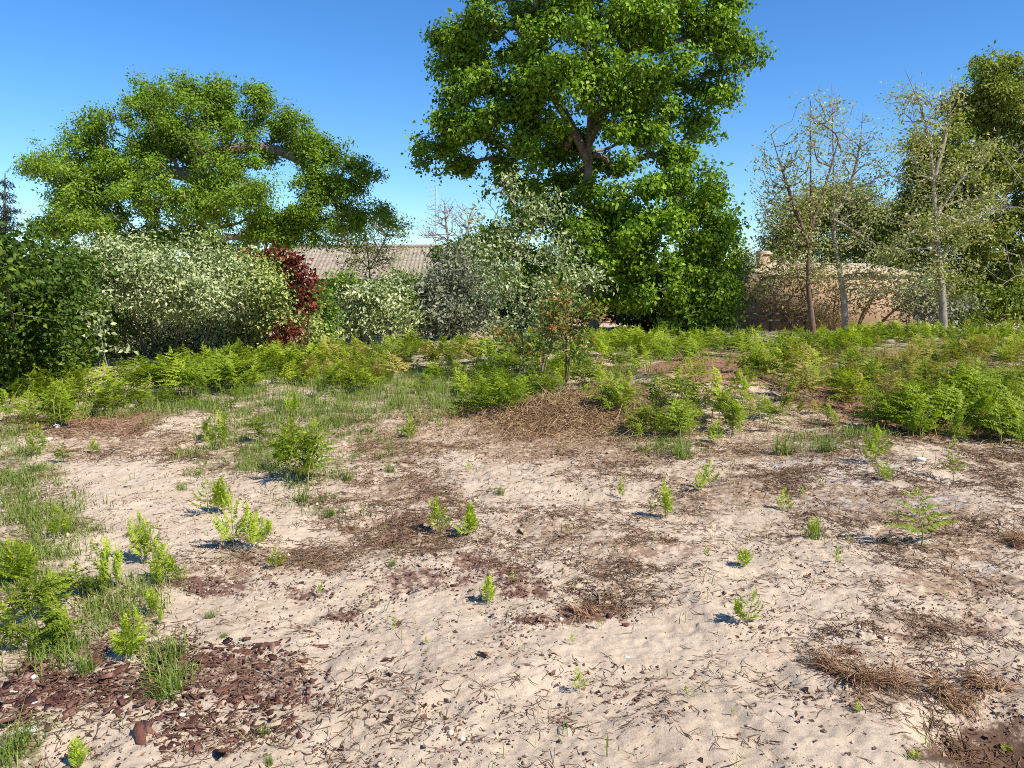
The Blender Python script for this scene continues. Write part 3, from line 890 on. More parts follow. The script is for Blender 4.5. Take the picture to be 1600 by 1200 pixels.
shrub('grey_shrub', 'greyish tangled bramble thicket left of the young grey leaved tree', [
    (665, 450, 34, 32, 23), (710, 430, 40, 38, 23.4), (700, 480, 50, 30, 23), (750, 460, 38, 50, 23.5), (660, 500, 40, 18, 23), (740, 505, 45, 18, 23.4), (720, 395, 26, 18, 24.5), (690, 510, 70, 16, 23.2, .5), (640, 465, 30, 26, 23)],
      'grey', 700, 23.4, per=108, n=31, rad=0.28, size=0.110, stems=10, bark='twig_pale')
shrub('ivy_shrub', 'dark green ivy covered bush at the end of the house roof', [
    (715, 392, 32, 14, 38), (745, 400, 40, 22, 37), (690, 398, 16, 10, 38), (740, 440, 50, 40, 37)], 'laurel', 735, 37.5, per=64, n=57, rad=0.35, size=0.143, stems=5)
shrub('green_shrub', 'low leafy bush at the foot of the big tree on its right side', [
    (1085, 490, 42, 24, 25.6), (1120, 495, 28, 18, 25.4), (1060, 505, 40, 14, 25.6), (1130, 470, 18, 16, 26)], 'shrub', 1090, 25.8, per=96, n=48, rad=0.26, size=0.154, stems=5)
shrub('grey_shrub', 'slim silvery shrub between the big tree and the tan house', [
    (1155, 440, 14, 30, 28), (1150, 475, 18, 24, 28), (1165, 410, 14, 20, 28.4)], 'grey', 1155, 28.2, per=96, n=36, rad=0.24, size=0.121, stems=4, bark='twig_pale')
shrub('grey_shrub', 'twiggy grey bush at the right end of the tan house wall', [
    (1430, 470, 40, 36, 26), (1465, 490, 40, 30, 25.5), (1440, 440, 36, 24, 26.5), (1500, 480, 34, 32, 26)], 'grey', 1455, 25.9, per=64, n=19, rad=0.3, size=0.121, stems=9, bark='twig_pale')
shrub('green_shrub', 'broad green bush at the right edge behind the ferns', [
    (1545, 480, 50, 24, 26.5), (1590, 478, 50, 28, 26), (1510, 498, 36, 18, 26), (1640, 470, 50, 40, 26)], 'olive', 1560, 26.4, per=76, n=42, rad=0.3, size=0.132, stems=7)
shrub('green_shrub', 'dark leafy undergrowth bush in the shade left of the big trunk', [
    (960, 480, 34, 28, 29), (900, 470, 40, 40, 29.5), (1000, 500, 40, 16, 28), (830, 480, 50, 36, 29.5), (780, 490, 40, 30, 28.5)], 'laurel', 900, 29.3, per=57, n=42, rad=0.32, size=0.154, stems=6)

# --- young trees in front of the tan house and the wood on the right
Y = 24
plant('young_tree', 'slender sparse young tree on a thin leaning dark trunk before the tan wall', 'tree',
      [line([(1271, 528), (1268, 490), (1261, 445), (1264, 390), (1268, 330), (1266, 250), (1266, 160)], Y, 16),
       line([(1264, 385), (1240, 320), (1220, 260), (1205, 210)], Y, 9), line([(1265, 360), (1290, 290), (1310, 220)], Y, 8)],
      [(1266, 200, 28, 50, Y), (1235, 250, 40, 50, Y), (1215, 300, 40, 40, Y), (1260, 310, 60, 50, Y), (1200, 345, 30, 30, Y), (1250, 370, 60, 34, Y), (1230, 400, 45, 22, Y), (1186, 250, 10, 20, Y, .4), (1200, 420, 40, 24, Y), (1275, 425, 50, 18, Y), (1190, 450, 24, 20, Y + 1)],
      None, (M['bark_red'], M['spring']), per=100, n=7, rad=0.24, size=0.088, shell=1.9, trunk_r=[(0.10, 0.012), (0.03, 0.01), (0.025, 0.01)], rtip=0.0055, up=0.9)
plant('young_tree', 'tall sparse young tree with upright pale twigs and a forked stem', 'tree',
      [line([(1322, 500), (1316, 450), (1308, 400), (1301, 370), (1304, 330), (1302, 250), (1300, 132)], Y + 1, 16),
       line([(1303, 340), (1335, 280), (1345, 220), (1348, 175)], Y + 1, 9), line([(1302, 343), (1345, 368), (1392, 398)], Y + .6, 8)],
      [(1300, 190, 24, 54, Y + 1), (1335, 230, 34, 44, Y + 1), (1370, 270, 28, 46, Y + 1), (1310, 300, 60, 50, Y + 1), (1360, 330, 40, 40, Y + .6), (1330, 380, 60, 30, Y + .6), (1385, 400, 30, 20, Y + .4), (1290, 415, 40, 18, Y + .6), (1360, 425, 50, 26, Y + .6), (1410, 450, 36, 34, Y), (1345, 455, 30, 16, Y + .6), (1240, 420, 40, 16, Y + .6)],
      None, (M['bark_pale'], M['spring']), per=100, n=7, rad=0.24, size=0.088, shell=1.9, trunk_r=[(0.11, 0.012), (0.035, 0.01), (0.05, 0.015)], rtip=0.0055, up=0.9)
shrub('green_shrub', 'rounded green bush rising behind the tan house roof between the young trees', [
    (1240, 350, 44, 46, 45), (1290, 330, 52, 46, 46), (1340, 340, 54, 52, 46), (1385, 360, 44, 50, 46), (1215, 390, 34, 30, 45), (1310, 395, 80, 26, 45)],
      'olive', 1305, 47, per=54, n=46, rad=0.35, size=0.132, stems=7)
plant('young_tree', 'tall pale budding tree rising against the sky before the dense wood', 'tree',
      [line([(1474, 530), (1474, 470), (1466, 400), (1460, 330), (1458, 260), (1445, 180), (1415, 110)], Y + .5, 16),
       line([(1459, 280), (1480, 210), (1485, 150), (1490, 120)], Y + .5, 9), line([(1462, 340), (1500, 280), (1540, 240)], Y + .5, 8), line([(1466, 400), (1430, 340), (1405, 300)], Y + .5, 8)],
      [(1420, 150, 34, 36, Y + .5), (1455, 190, 40, 46, Y + .5), (1490, 150, 24, 34, Y + .5), (1420, 240, 36, 44, Y + .5), (1470, 280, 50, 50, Y + .5), (1530, 250, 34, 40, Y + .5), (1440, 350, 60, 44, Y), (1500, 360, 50, 44, Y),
       (1470, 420, 60, 36, Y), (1400, 390, 34, 34, Y), (1540, 330, 36, 50, Y)],
      None, (M['bark_pale'], M['spring']), per=90, n=9, rad=0.26, size=0.09, shell=1.9, trunk_r=[(0.13, 0.012), (0.035, 0.01), (0.035, 0.01), (0.03, 0.01)], rtip=0.0055, up=0.9)
Y = 40
plant('broadleaf_tree', 'large green tree leaning out of the right edge behind the budding tree', 'tree',
      [line([(1590, 520), (1580, 420), (1570, 320), (1560, 220), (1550, 130)], Y, 14), line([(1572, 330), (1520, 280), (1480, 260)], Y, 8), line([(1570, 300), (1640, 240), (1700, 180)], Y, 8)],
      [(1545, 125, 40, 32, Y), (1590, 120, 40, 40, Y), (1570, 180, 60, 45, Y), (1520, 200, 36, 40, Y + .4), (1500, 260, 50, 40, Y), (1450, 300, 44, 44, Y + .4), (1430, 280, 26, 24, Y + .4),
       (1540, 280, 70, 46, Y - .8), (1480, 360, 75, 52, Y - .6), (1560, 370, 60, 46, Y - .6), (1430, 370, 40, 44, Y), (1500, 430, 80, 34, Y - .6), (1410, 420, 60, 40, Y), (1460, 250, 50, 50, Y), (1560, 440, 70, 40, Y), (1530, 150, 50, 50, Y), (1580, 440, 60, 40, Y), (1600, 350, 50, 60, Y), (1480, 300, 60, 50, Y + .5), (1560, 240, 60, 40, Y), (1425, 350, 50, 50, Y + .5), (1610, 260, 50, 60, Y), (1660, 200, 70, 90, Y), (1680, 340, 50, 60, Y)],
      None, (M['bark_pale'], M['olive']), per=5.6, n=34, rad=0.32, size=0.16, puff=.5, shell=1.6, sub=(.75, 11), trunk_r=[(0.24, 0.06), (0.08, 0.03), (0.08, 0.03)], rtip=0.009, tvar=0.26)
Y = 20
plant('bare_tree', 'nearly bare grey tree reaching in from the right edge', 'tree',
      [line([(1660, 540), (1640, 440), (1625, 330), (1620, 240)], Y, 10), line([(1645, 460), (1600, 420), (1560, 450)], Y, 7), line([(1630, 340), (1590, 320), (1550, 330)], Y, 7),
       line([(1626, 320), (1580, 260), (1545, 215)], Y, 7)],
      [(1585, 400, 34, 40, Y), (1570, 300, 40, 40, Y), (1590, 230, 30, 40, Y), (1550, 420, 24, 24, Y), (1640, 300, 40, 80, Y)], None, (M['twig_pale'], M['spring']), per=30, n=2, rad=0.25, size=0.08,
      trunk_r=[(0.06, 0.03), (0.018, 0.008), (0.018, 0.008), (0.018, 0.008)], rtip=0.0045, rmax=.02, shell=1.8)

shrub('twiggy_shrub', 'leggy tan brown bush of bare twigs and dry leaves against the tan house wall', [
    (1200, 450, 40, 34, 27.4), (1250, 440, 44, 36, 27.8), (1310, 450, 50, 34, 27.8), (1370, 455, 44, 38, 27.4), (1420, 470, 40, 34, 27), (1290, 485, 80, 20, 27.6), (1220, 480, 40, 16, 27.6)],
      'tan', 1310, 28, per=120, n=7, rad=0.25, size=0.10, stems=12, bark='twig_tan', rtip=0.006, upb=.2)
# --- far line of trees closing the horizon
far = Acc()
frg = np.random.default_rng(5)
fx = np.linspace(-95, 95, 420)
ftop = 2.0 + 1.6 * fbm(fx * .18, fx * 0 + 3, 4, 151)
for k in range(3):
    fy = 78 + 4 * k + frg.normal(size=420)
    c = np.stack([fx + frg.normal(size=420) * .3, fy, ftop * (.25 + .3 * k)], 1)
    far.add(*leaf_cloud(c, c - [0, 6, 1], 60, 1.3, .5, tvar=.25, rng=frg, aspect=.7))
tag(far.build('distant_trees', M['olive']), 'low far line of trees along the horizon', 'trees', kind='stuff')

# --- saplings on the mound
Y = 13.2
plant('sapling', 'young multi-stemmed tree with dusty grey green leaves on the mound', 'tree',
      [line([(822, 615), (816, 540), (812, 450), (808, 360), (802, 290)], Y, 14), line([(845, 612), (850, 540), (870, 450), (880, 380)], Y, 10),
       line([(815, 500), (780, 430), (760, 370)], Y, 9), line([(848, 560), (890, 470), (930, 420)], Y, 9), line([(810, 400), (770, 320), (738, 300)], Y, 8)],
      [(800, 300, 26, 34, Y), (850, 330, 40, 36, Y), (800, 370, 50, 38, Y), (870, 390, 46, 40, Y), (760, 400, 40, 36, Y), (810, 430, 60, 44, Y - .3), (880, 450, 50, 40, Y - .3), (775, 460, 40, 40, Y),
       (840, 490, 64, 40, Y - .3), (910, 430, 40, 24, Y), (800, 520, 40, 34, Y), (860, 530, 40, 30, Y), (745, 345, 20, 34, Y, .3, .5), (940, 440, 26, 14, Y, .3, .6)],
      None, (M['bark'], M['silver']), per=230, n=10, rad=0.15, size=0.072, shell=1.9, trunk_r=[(0.022, 0.005), (0.02, 0.005), (0.012, 0.004), (0.012, 0.004), (0.006, 0.003)],
      rtip=0.0022, rmax=0.02, seg=0.16, droop=0.3, aspect=0.5, tvar=0.25, up=0.8)
Y = 12.0
plant('sapling', 'slim sapling with coppery red young leaves and a reddish stem on the mound', 'tree',
      [line([(884, 612), (885, 560), (884, 500), (886, 440)], Y, 12), line([(885, 540), (905, 515), (930, 490)], Y, 6), line([(884, 530), (870, 500), (862, 480)], Y, 6)],
      [(886, 455, 16, 18, Y, .2), (882, 495, 30, 22, Y, .28), (914, 485, 20, 16, Y, .2), (932, 496, 12, 10, Y, .15), (866, 520, 28, 18, Y, .24), (902, 530, 26, 18, Y, .24), (842, 545, 24, 14, Y, .22), (860, 480, 18, 18, Y, .2), (900, 560, 20, 12, Y, .2), (790, 530, 14, 16, Y + .2, .15), (775, 520, 14, 12, Y + .2, .14)],
      None, (M['bark_red'], M['copper']), per=330, n=12, rad=0.10, size=0.085, trunk_r=[(0.017, 0.006), (0.006, 0.003), (0.006, 0.003)], rtip=0.002, rmax=0.012, seg=0.1, aspect=0.38, tvar=0.3, out=0.2, upb=0.3)
# spray of pale leaves on a thin stem before the dark hedge
Y = 13.0
plant('sapling', 'thin seedling tree with a spray of pale leaves against the dark hedge', 'tree',
      [line([(178, 600), (166, 570), (158, 530), (155, 500)], Y, 9)],
      [(152, 515, 20, 14, Y, .18), (165, 500, 14, 8, Y, .15), (190, 548, 8, 6, Y, .1), (135, 490, 10, 6, Y, .1), (160, 545, 8, 8, Y, .1)], None, (M['twig_pale'], M['elae']), per=300, n=8, rad=0.09, size=0.085,
      trunk_r=[(0.012, 0.004)], rtip=0.002, seg=0.1, aspect=0.6)


# ------------------------------------------------------------------ ferns
def pinna(o, d, nrm, L, n, wl, droop=0.25, rng=RNG, base_t=0.5):
    """one feathered side leaf from o along d"""
    t = (np.arange(n) + 0.6) / n
    d = d / np.linalg.norm(d)
    nrm = nrm - d * np.dot(nrm, d); nrm = nrm / np.linalg.norm(nrm)
    s = np.cross(nrm, d)
    axis_ = o + np.outer(t * L, d) - np.outer(droop * L * t ** 2, nrm) * 0.6 + np.outer(droop * L * 0.25 * np.sin(t * 3.0), nrm)
    ll = wl * np.clip(1 - t, 0.05, 1) ** 0.75 * (0.65 + 0.5 * np.minimum(t * 5, 1)) * (1 + 0.15 * rng.normal(size=n))
    V, F, T = [], [], []
    A = Acc()
    for sg in (-1, 1):
        D = np.tile(s * sg * 0.88 + d * 0.5, (n, 1)) + rng.normal(size=(n, 3)) * 0.10
        N = np.tile(nrm, (n, 1)) + rng.normal(size=(n, 3)) * 0.22 + s * sg * 0.2
        A.add(*leaf_cards(axis_, unit(N), unit(D), ll, np.full(n, L / n * 1.12), fold=-0.1, tint=np.clip(base_t + rng.normal(size=n) * 0.15, 0, 1)))
    tip = axis_[-1:]
    A.add(*leaf_cards(tip, nrm[None], d[None], np.array([L / n * 1.4]), np.array([L / n * 0.8]), tint=np.array([base_t + .1])))
    pts = np.vstack([o, axis_])
    A.add(*tubes(pts[:-1], pts[1:], np.full(n, L * 0.008 + .0006), np.full(n, L * 0.006 + .0004), 3), np.full(n * 6, 0.6))
    return A


def fern_parts(rng, style):
    """stem and fronds of one shoot of unit height"""
    stem = Acc(); fr = []
    if style == 'young':
        npair, stipe, spread, rise, Lmax, pn, wl = 6, 0.24, 1.0, 0.66, 0.60, 15, 0.24
    elif style == 'sprout':
        npair, stipe, spread, rise, Lmax, pn, wl = 4, 0.36, 0.8, 0.70, 0.52, 9, 0.24
    elif style == 'airy':
        npair, stipe, spread, rise, Lmax, pn, wl = 5, 0.32, 1.0, 0.32, 0.66, 16, 0.16
    else:  # open
        npair, stipe, spread, rise, Lmax, pn, wl = 7, 0.34, 1.0, 0.26, 0.72, 15, 0.20
    lean = rng.normal() * 0.15
    k = 12
    t = np.linspace(0, 1, k)
    bend = 0.35 if style == 'open' else 0.14
    ax = np.stack([lean * t * 0.5 + 0.02 * np.sin(t * 7), bend * t ** 2.4 * rng.uniform(.5, 1.2), t * (1 - 0.10 * bend * t)], 1)
    r = np.linspace(0.016, 0.005, k)
    stem.add(*tubes(ax[:-1], ax[1:], r[:-1], r[1:], 5), 0.5)
    for i in range(npair):
        f = i / max(1, npair - 1)
        h = stipe + (0.97 - stipe) * f ** 0.9
        p = np.array([np.interp(h, t, ax[:, q]) for q in range(3)])
        L = Lmax * (1 - 0.72 * f) * rng.uniform(.85, 1.15)
        for sg in (-1, 1):
            az = rng.normal() * 0.25 + (0 if sg > 0 else math.pi)
            rr = rise + 0.25 * f + rng.normal() * 0.08
            d = np.array([math.cos(az) * math.cos(rr), math.sin(az) * math.cos(rr) + (0.25 if style == 'open' else 0.05), math.sin(rr)])
            nrm = np.array([-math.cos(az) * math.sin(rr) * .6 + rng.normal() * .15, -0.45 + rng.normal() * .2, 0.9])
            n_ = max(4, int(pn * (1 - 0.45 * f)))
            fr.append(pinna(p, d, nrm, L, n_, wl * (1 - 0.55 * f), droop=0.3 if style != 'young' else -0.25, rng=rng, base_t=0.38 + 0.3 * f))
    top = ax[-1]
    fr.append(pinna(top, np.array([lean * .3, bend, 0.9]), np.array([0, -1, .3]), 0.20 if style != 'sprout' else .16, 7, wl * 0.42, droop=-0.3, rng=rng, base_t=0.75))
    return stem, fr


PROTO = {}
frng = np.random.default_rng(21)
for st in ('young', 'sprout', 'airy', 'open'):
    PROTO[st] = []
    for v in range(5):
        stem, fr = fern_parts(frng, st)
        if st == 'open' or st == 'airy':
            pass
        sm = mesh_obj('stem', stem.arrays()[0], stem.arrays()[1], M['stem'], None, stem.arrays()[2])
        fm = 'fern' if st in ('open', 'airy') else 'fern_young'
        fo = [mesh_obj('frond', *f.arrays()[:2], M[fm], None, f.arrays()[2]) for f in fr]
        merged = Acc()
        for f in fr: merged.add(*f.arrays())
        sV, sF, sT = stem.arrays()
        PROTO[st].append(dict(stem=sm.data, fronds=[o.data for o in fo], arr=merged.arrays(), sarr=(sV, sF, sT), used=False))
        for o in [sm] + fo: bpy.data.objects.remove(o)


def place_fern(px, py, hpx, style, label, cat='fern', group=None, shoots=1, v=None, spread=0.25, wide=1.0, name='bracken_fern'):
    g = G(px, py)
    h = hpx * math.hypot(g[1], CAM_H - g[2]) / FPX * 1.06
    if px < 300 and py > 800: h *= 0.86
    root = empty(name, g, label, cat, group)
    for k in range(shoots):
        pr = PROTO[style][(v if v is not None else random.randrange(5)) % 5 if k == 0 else random.randrange(5)]
        sc = h * (1 if k == 0 else random.uniform(.55, .95))
        a = random.uniform(0, 2 * math.pi) if style != 'airy' else random.uniform(-.4, .4)
        dx, dy = (0, 0) if k == 0 else (random.gauss(0, spread) * h, random.gauss(0, spread * .7) * h)
        dz = float(H(g[0] + dx, g[1] + dy)) - g[2] - 0.004
        for nm, dat in [('stem', pr['stem'])] + [('frond', d) for d in pr['fronds']]:
            o = bpy.data.objects.new(nm, dat)
            COL.objects.link(o)
            o.parent = root
            o.location = (dx, dy, dz)
            o.rotation_euler = (random.gauss(0, .06), random.gauss(0, .06), a)
            o.scale = (sc * wide * 1.12, sc * wide * 1.12, sc)
            a_ = a
    return root


GF = 'ferns scattered over the sand'
FERNS = [
    (1168, 978, 50, 'young', 'bright young fern alone on bare sand, casting a clear dark shadow', 2, .9),
    (1440, 852, 74, 'airy', 'airy open fern with two wide flat fronds on the grey litter at the right', 1, 1.0),
    (905, 1084, 34, 'sprout', 'tiny fern sprout nearest the camera on open sand, with a thin shadow', 1, .8),
    (765, 944, 40, 'young', 'small fern growing at the lower edge of the dark bark patch', 2, .7),
    (686, 832, 50, 'young', 'left one of two young ferns side by side above the dark bark patch', 2, .8),
    (733, 834, 46, 'young', 'right one of two young ferns side by side above the dark bark patch', 3, 1.0),
    (803, 914, 22, 'sprout', 'tiny sprout just right of the small fern in the dark bark patch', 1, .9),
    (1163, 886, 26, 'young', 'low bright fern tuft on the sand above the lone shadowed fern', 2, 1.1),
    (1305, 882, 22, 'sprout', 'small fern sprout on sand right of the low bright fern tuft', 2, .9),
    (1225, 797, 30, 'young', 'young fern on grey ashy sand with a small dark shadow to its left', 1, .9),
    (1108, 762, 36, 'young', 'young fern beside a dark hole in the brown needle litter', 2, .9),
    (1040, 808, 50, 'young', 'taller of two ferns growing together on sand below the grass clump', 2, .7),
    (1017, 804, 28, 'sprout', 'shorter of two ferns growing together on sand below the grass clump', 1, .8),
    (970, 778, 28, 'young', 'small upright fern left of the two ferns growing together', 1, .7),
    (1380, 750, 28, 'young', 'low fern in front of the tall thin fern at the litter edge', 2, .9),
    (1370, 722, 52, 'young', 'leafy yellow green fern at the edge of the litter on the right', 2, .8),
    (1270, 842, 32, 'sprout', 'fern sprout growing out of the sparse dry grass tuft', 2, .7),
    (1075, 1088, 18, 'sprout', 'tiny green sprout in the twiggy sand right of the nearest sprout', 1, .8),
    (895, 1008, 18, 'sprout', 'tiny sprout on sand below the curved stick', 1, .8),
    (940, 985, 20, 'sprout', 'little dark sprout beside the dry pine sprig', 1, .7),
    (615, 984, 20, 'sprout', 'tiny sprout on littered sand left of the bare sand strip', 1, .8),
    (667, 1008, 14, 'sprout', 'smallest sprout on the sand under the dark bark patch', 1, .8),
    (1490, 752, 62, 'airy', 'tall thin fern standing alone before the ferns on the right', 1, .5),
    (640, 688, 32, 'young', 'young fern with a dark shadow on the pale sand left of the mound', 2, .8),
    (732, 738, 14, 'sprout', 'tiny lone fern sprout on open sand in front of the mound', 1, .9),
    (1105, 868, 14, 'sprout', 'tiny sprout on sand left of the low bright fern tuft', 1, .9),
    (342, 802, 50, 'young', 'yellow green fern above the tall narrow fern on the left sand', 3, 1.0),
    (364, 858, 74, 'young', 'tall narrow fern on bare sand left of centre', 3, .6),
    (415, 840, 28, 'young', 'little round fern right of the tall narrow fern', 2, .9),
    (433, 888, 32, 'young', 'little spiky fern on sand below the little round fern', 2, .8),
    (92, 842, 54, 'young', 'fern in the thin grass near the left edge', 2, .7),
    (222, 882, 78, 'young', 'tallest upright fern in the bright clump on the left', 3, .6),
    (246, 912, 66, 'young', 'broad fern in the middle of the bright clump on the left', 4, .8),
    (274, 912, 44, 'young', 'shorter fern at the right end of the bright clump on the left', 2, .8),
    (168, 925, 90, 'young', 'feathery fern at the left end of the bright clump on the left', 3, .55),
    (130, 935, 66, 'open', 'spreading fern joining the bright clump to the grassy mass', 3, .9),
    (25, 915, 76, 'young', 'bright yellow fern at the left edge above the grassy mass', 4, .9),
    (70, 965, 90, 'open', 'wide arching fern on top of the yellowing mass at the left edge', 4, .9),
    (20, 1020, 90, 'open', 'dark fern at the left edge at the foot of the yellowing mass', 4, .8),
    (100, 1000, 80, 'open', 'low fern on the right flank of the yellowing mass', 3, .9),
    (208, 1032, 84, 'young', 'bent fern with bare yellow stalk above the bark chips', 3, .8),
    (240, 962, 46, 'young', 'small branching fern left of the dark litter strip', 2, .8),
    (250, 978, 30, 'sprout', 'little fern just behind the bent fern', 2, .8),
    (467, 756, 96, 'open', 'big bushy fern standing out on the sand left of centre', 5, .6),
    (440, 735, 60, 'open', 'side shoot fern at the left of the big bushy fern', 3, .7),
    (352, 702, 56, 'young', 'slim upright fern in the thin grass above the sand', 2, .6),
    (322, 690, 40, 'open', 'small fern left of the slim upright fern in thin grass', 2, .8),
    (400, 690, 40, 'open', 'low fern in the thin grass left of the big bushy fern', 3, .9),
    (461, 650, 36, 'young', 'dark little fern standing in grass above the big bushy fern', 2, .6),
    (58, 712, 44, 'young', 'small fern in the shade edge below the dark hedge', 2, .7),
    (100, 722, 30, 'open', 'low leafy fern on red brown soil by the dark hedge', 3, 1.0),
    (145, 712, 22, 'young', 'pale seedling fern on sand right of the low leafy fern', 2, .9),
    (120, 1198, 44, 'young', 'yellow green fern at the bottom edge in front of the bark chips', 3, .8),
    (1340, 1112, 14, 'sprout', 'tiny green leaf sprout at the foot of the brown needle heap', 2, 1.0),
    (1576, 1132, 14, 'sprout', 'tiny sprout by the painted shadow dip at the right edge', 2, 1.0),
    (1430, 1188, 16, 'sprout', 'tiny sprout at the bottom edge left of the painted shadow dip', 2, 1.0),
    (1147, 1120, 14, 'sprout', 'tiny yellow sprout on the speckled sand near the bottom', 1, .9),
    (500, 935, 26, 'sprout', 'thin sprout in the litter right of the dark litter strip', 1, .6),
    (1255, 778, 16, 'sprout', 'tiny yellow sprout right of the young fern on ashy sand', 1, .8),
    (1325, 855, 22, 'sprout', 'thin sprout between dry grass tuft and airy open fern', 1, .6),
    (792, 648, 62, 'open', 'dark green fern on the left flank of the mound', 4, .8),
    (748, 652, 52, 'open', 'pale green fern left of the dark fern on the mound flank', 4, .9),
    (968, 648, 60, 'open', 'fern leaning over the right flank of the mound', 4, .9),
    (850, 628, 44, 'open', 'low fern between the two saplings on the mound', 3, .9),
    (1025, 680, 44, 'open', 'low fern at the right foot of the mound', 3, .9),
    (1120, 695, 34, 'young', 'single yellow fern above the round grass clump', 2, .7),
]
for px, py, h, st, lab, sh, wd in FERNS:
    place_fern(px, py, h, st, lab, group=GF, shoots=sh, wide=wd, spread=0.22)


# the bracken band: fronts as single ferns, the rest one mass
def low_edge(px):
    return np.interp(px, [-200, 0, 60, 130, 300, 420, 560, 700, 760, 800, 960, 1050, 1180, 1250, 1330, 1420, 1600, 1800], [730, 705, 685, 668, 650, 625, 618, 625, 648, 640, 650, 672, 680, 655, 650, 690, 690, 690])


def top_edge(px):
    return np.interp(px, [-200, 0, 60, 150, 300, 400, 520, 640, 760, 950, 1600, 1800], [670, 645, 628, 602, 582, 572, 562, 550, 543, 536, 526, 526])


brng = np.random.default_rng(33)
NB = 16000
by = 7.5 + (30 - 7.5) * brng.random(NB)
bx = (brng.random(NB) * 2 - 1) * (by * 0.78 + .6)
bpx, bpv = pix(bx, by)
keep = (bpv < low_edge(bpx) + 90 * (fbm(bx * 1.1, by * 1.1, 3, 171) - .55)) & (bpv > top_edge(bpx))
clump = fbm(bx * 0.9, by * 0.9, 4, 81)
dens = np.clip(0.22 + 4.2 * (clump - 0.43), 0.06, 1)
dens *= np.where(bpv < 545, 1.0, np.where(bpv < 600, 0.75, 0.62))
redm = emask(bpx, bpv, [(1110, 590, 105, 22), (1050, 582, 50, 14), (900, 645, 60, 26)], 0.2, 0 * bpx)
dens = np.where(bpx < 560, np.clip(dens + .12, 0, 1), dens)
boost = emask(bpx, bpv, [(1450, 660, 130, 30), (1570, 660, 80, 30), (1120, 645, 60, 26), (330, 605, 60, 24), (570, 590, 50, 20), (430, 575, 200, 22)], 0.4, 0 * bpx)
dens = np.clip(dens + .04 + .26 * boost, 0, 1)
dens *= (1 - redm)
brown = emask(bpx, bpv, [(1500, 592, 190, 34), (1380, 610, 160, 34), (1300, 630, 90, 26), (1340, 600, 70, 20), (560, 590, 90, 18), (1225, 625, 40, 30), (1420, 560, 60, 14), (1560, 560, 60, 14), (1290, 575, 60, 16), (700, 575, 60, 14), (950, 600, 60, 20), (1010, 630, 50, 20)], 0.4, 0 * bpx)
dens *= (1 - 0.5 * brown)
front = sstep(60, 0, low_edge(bpx) - bpv) * (bpx > 560)
dens = np.clip(dens + 0.15 * front, 0, 1)
keep &= brng.random(NB) < dens * np.clip(by / 24, .35, 1) ** 0.35 * 0.95
bx, by, bpx, bpv, brown = bx[keep], by[keep], bpx[keep], bpv[keep], brown[keep]
order = np.argsort(by)
bx, by, bpx, bpv, brown = bx[order], by[order], bpx[order], bpv[order], brown[order]
bz = H(bx, by)
hgt = (0.20 + 0.40 * brng.random(len(bx)) ** 1.3) * np.interp(by, [7, 12, 20, 30], [0.80, 0.88, 0.92, 0.95])
hgt *= 1.0 + .2 * emask(bpx, bpv, [(1470, 665, 150, 34), (1120, 650, 60, 26), (330, 610, 70, 24)], 0.4, 0 * bpx)
hgt *= np.where((bpx > 640) & (bpx < 1010) & (by < 15), 0.75, 1.0)


def band_of(px, py):
    if px < 560: return ('bracken fern in the dense row below the pale hedge', 'bracken ferns below the pale hedge')
    if px < 960: return ('bracken fern in the thicket around the mound with the saplings', 'bracken ferns around the mound')
    if px < 1220: return ('bracken fern in the patch in front of the reddish needle bank', 'bracken ferns before the reddish bank')
    return ('tall bracken fern in the stand at the right above the litter', 'bracken ferns in the stand at the right')


NI = 230
singles = {}
for i in range(min(NI, len(bx))):
    v = int(brng.integers(5))
    dry = brown[i] > 0.5 and brng.random() < 0.5
    key = (v, dry)
    lab, grp = band_of(bpx[i], bpv[i])
    if dry: lab = lab.replace('bracken fern', 'yellowing bracken fern')
    if key not in singles:
        V, F, T = PROTO['open'][v]['arr']
        sV, sF, sT = PROTO['open'][v]['sarr']
        me_leaf = mesh_obj('fronds', V, F, M['fern_dry' if dry else 'fern'], None, T)
        me_stem = mesh_obj('stem', sV, sF, M['stem'], None, sT)
        singles[key] = (me_leaf.data, me_stem.data)
        tmp_objs = (me_leaf, me_stem)
        for o in tmp_objs: bpy.data.objects.remove(o)
    root = empty('bracken_fern', (bx[i], by[i], bz[i]), lab, 'fern', grp)
    a = brng.random() * 6.28
    for nm, dat in zip(('fronds', 'stem'), singles[key]):
        o = bpy.data.objects.new(nm, dat); COL.objects.link(o); o.parent = root
        o.rotation_euler = (brng.normal() * .12, brng.normal() * .12, a)
        s = hgt[i]; o.scale = (s * 1.05, s * 1.05, s)

mass = Acc(); massdry = Acc()
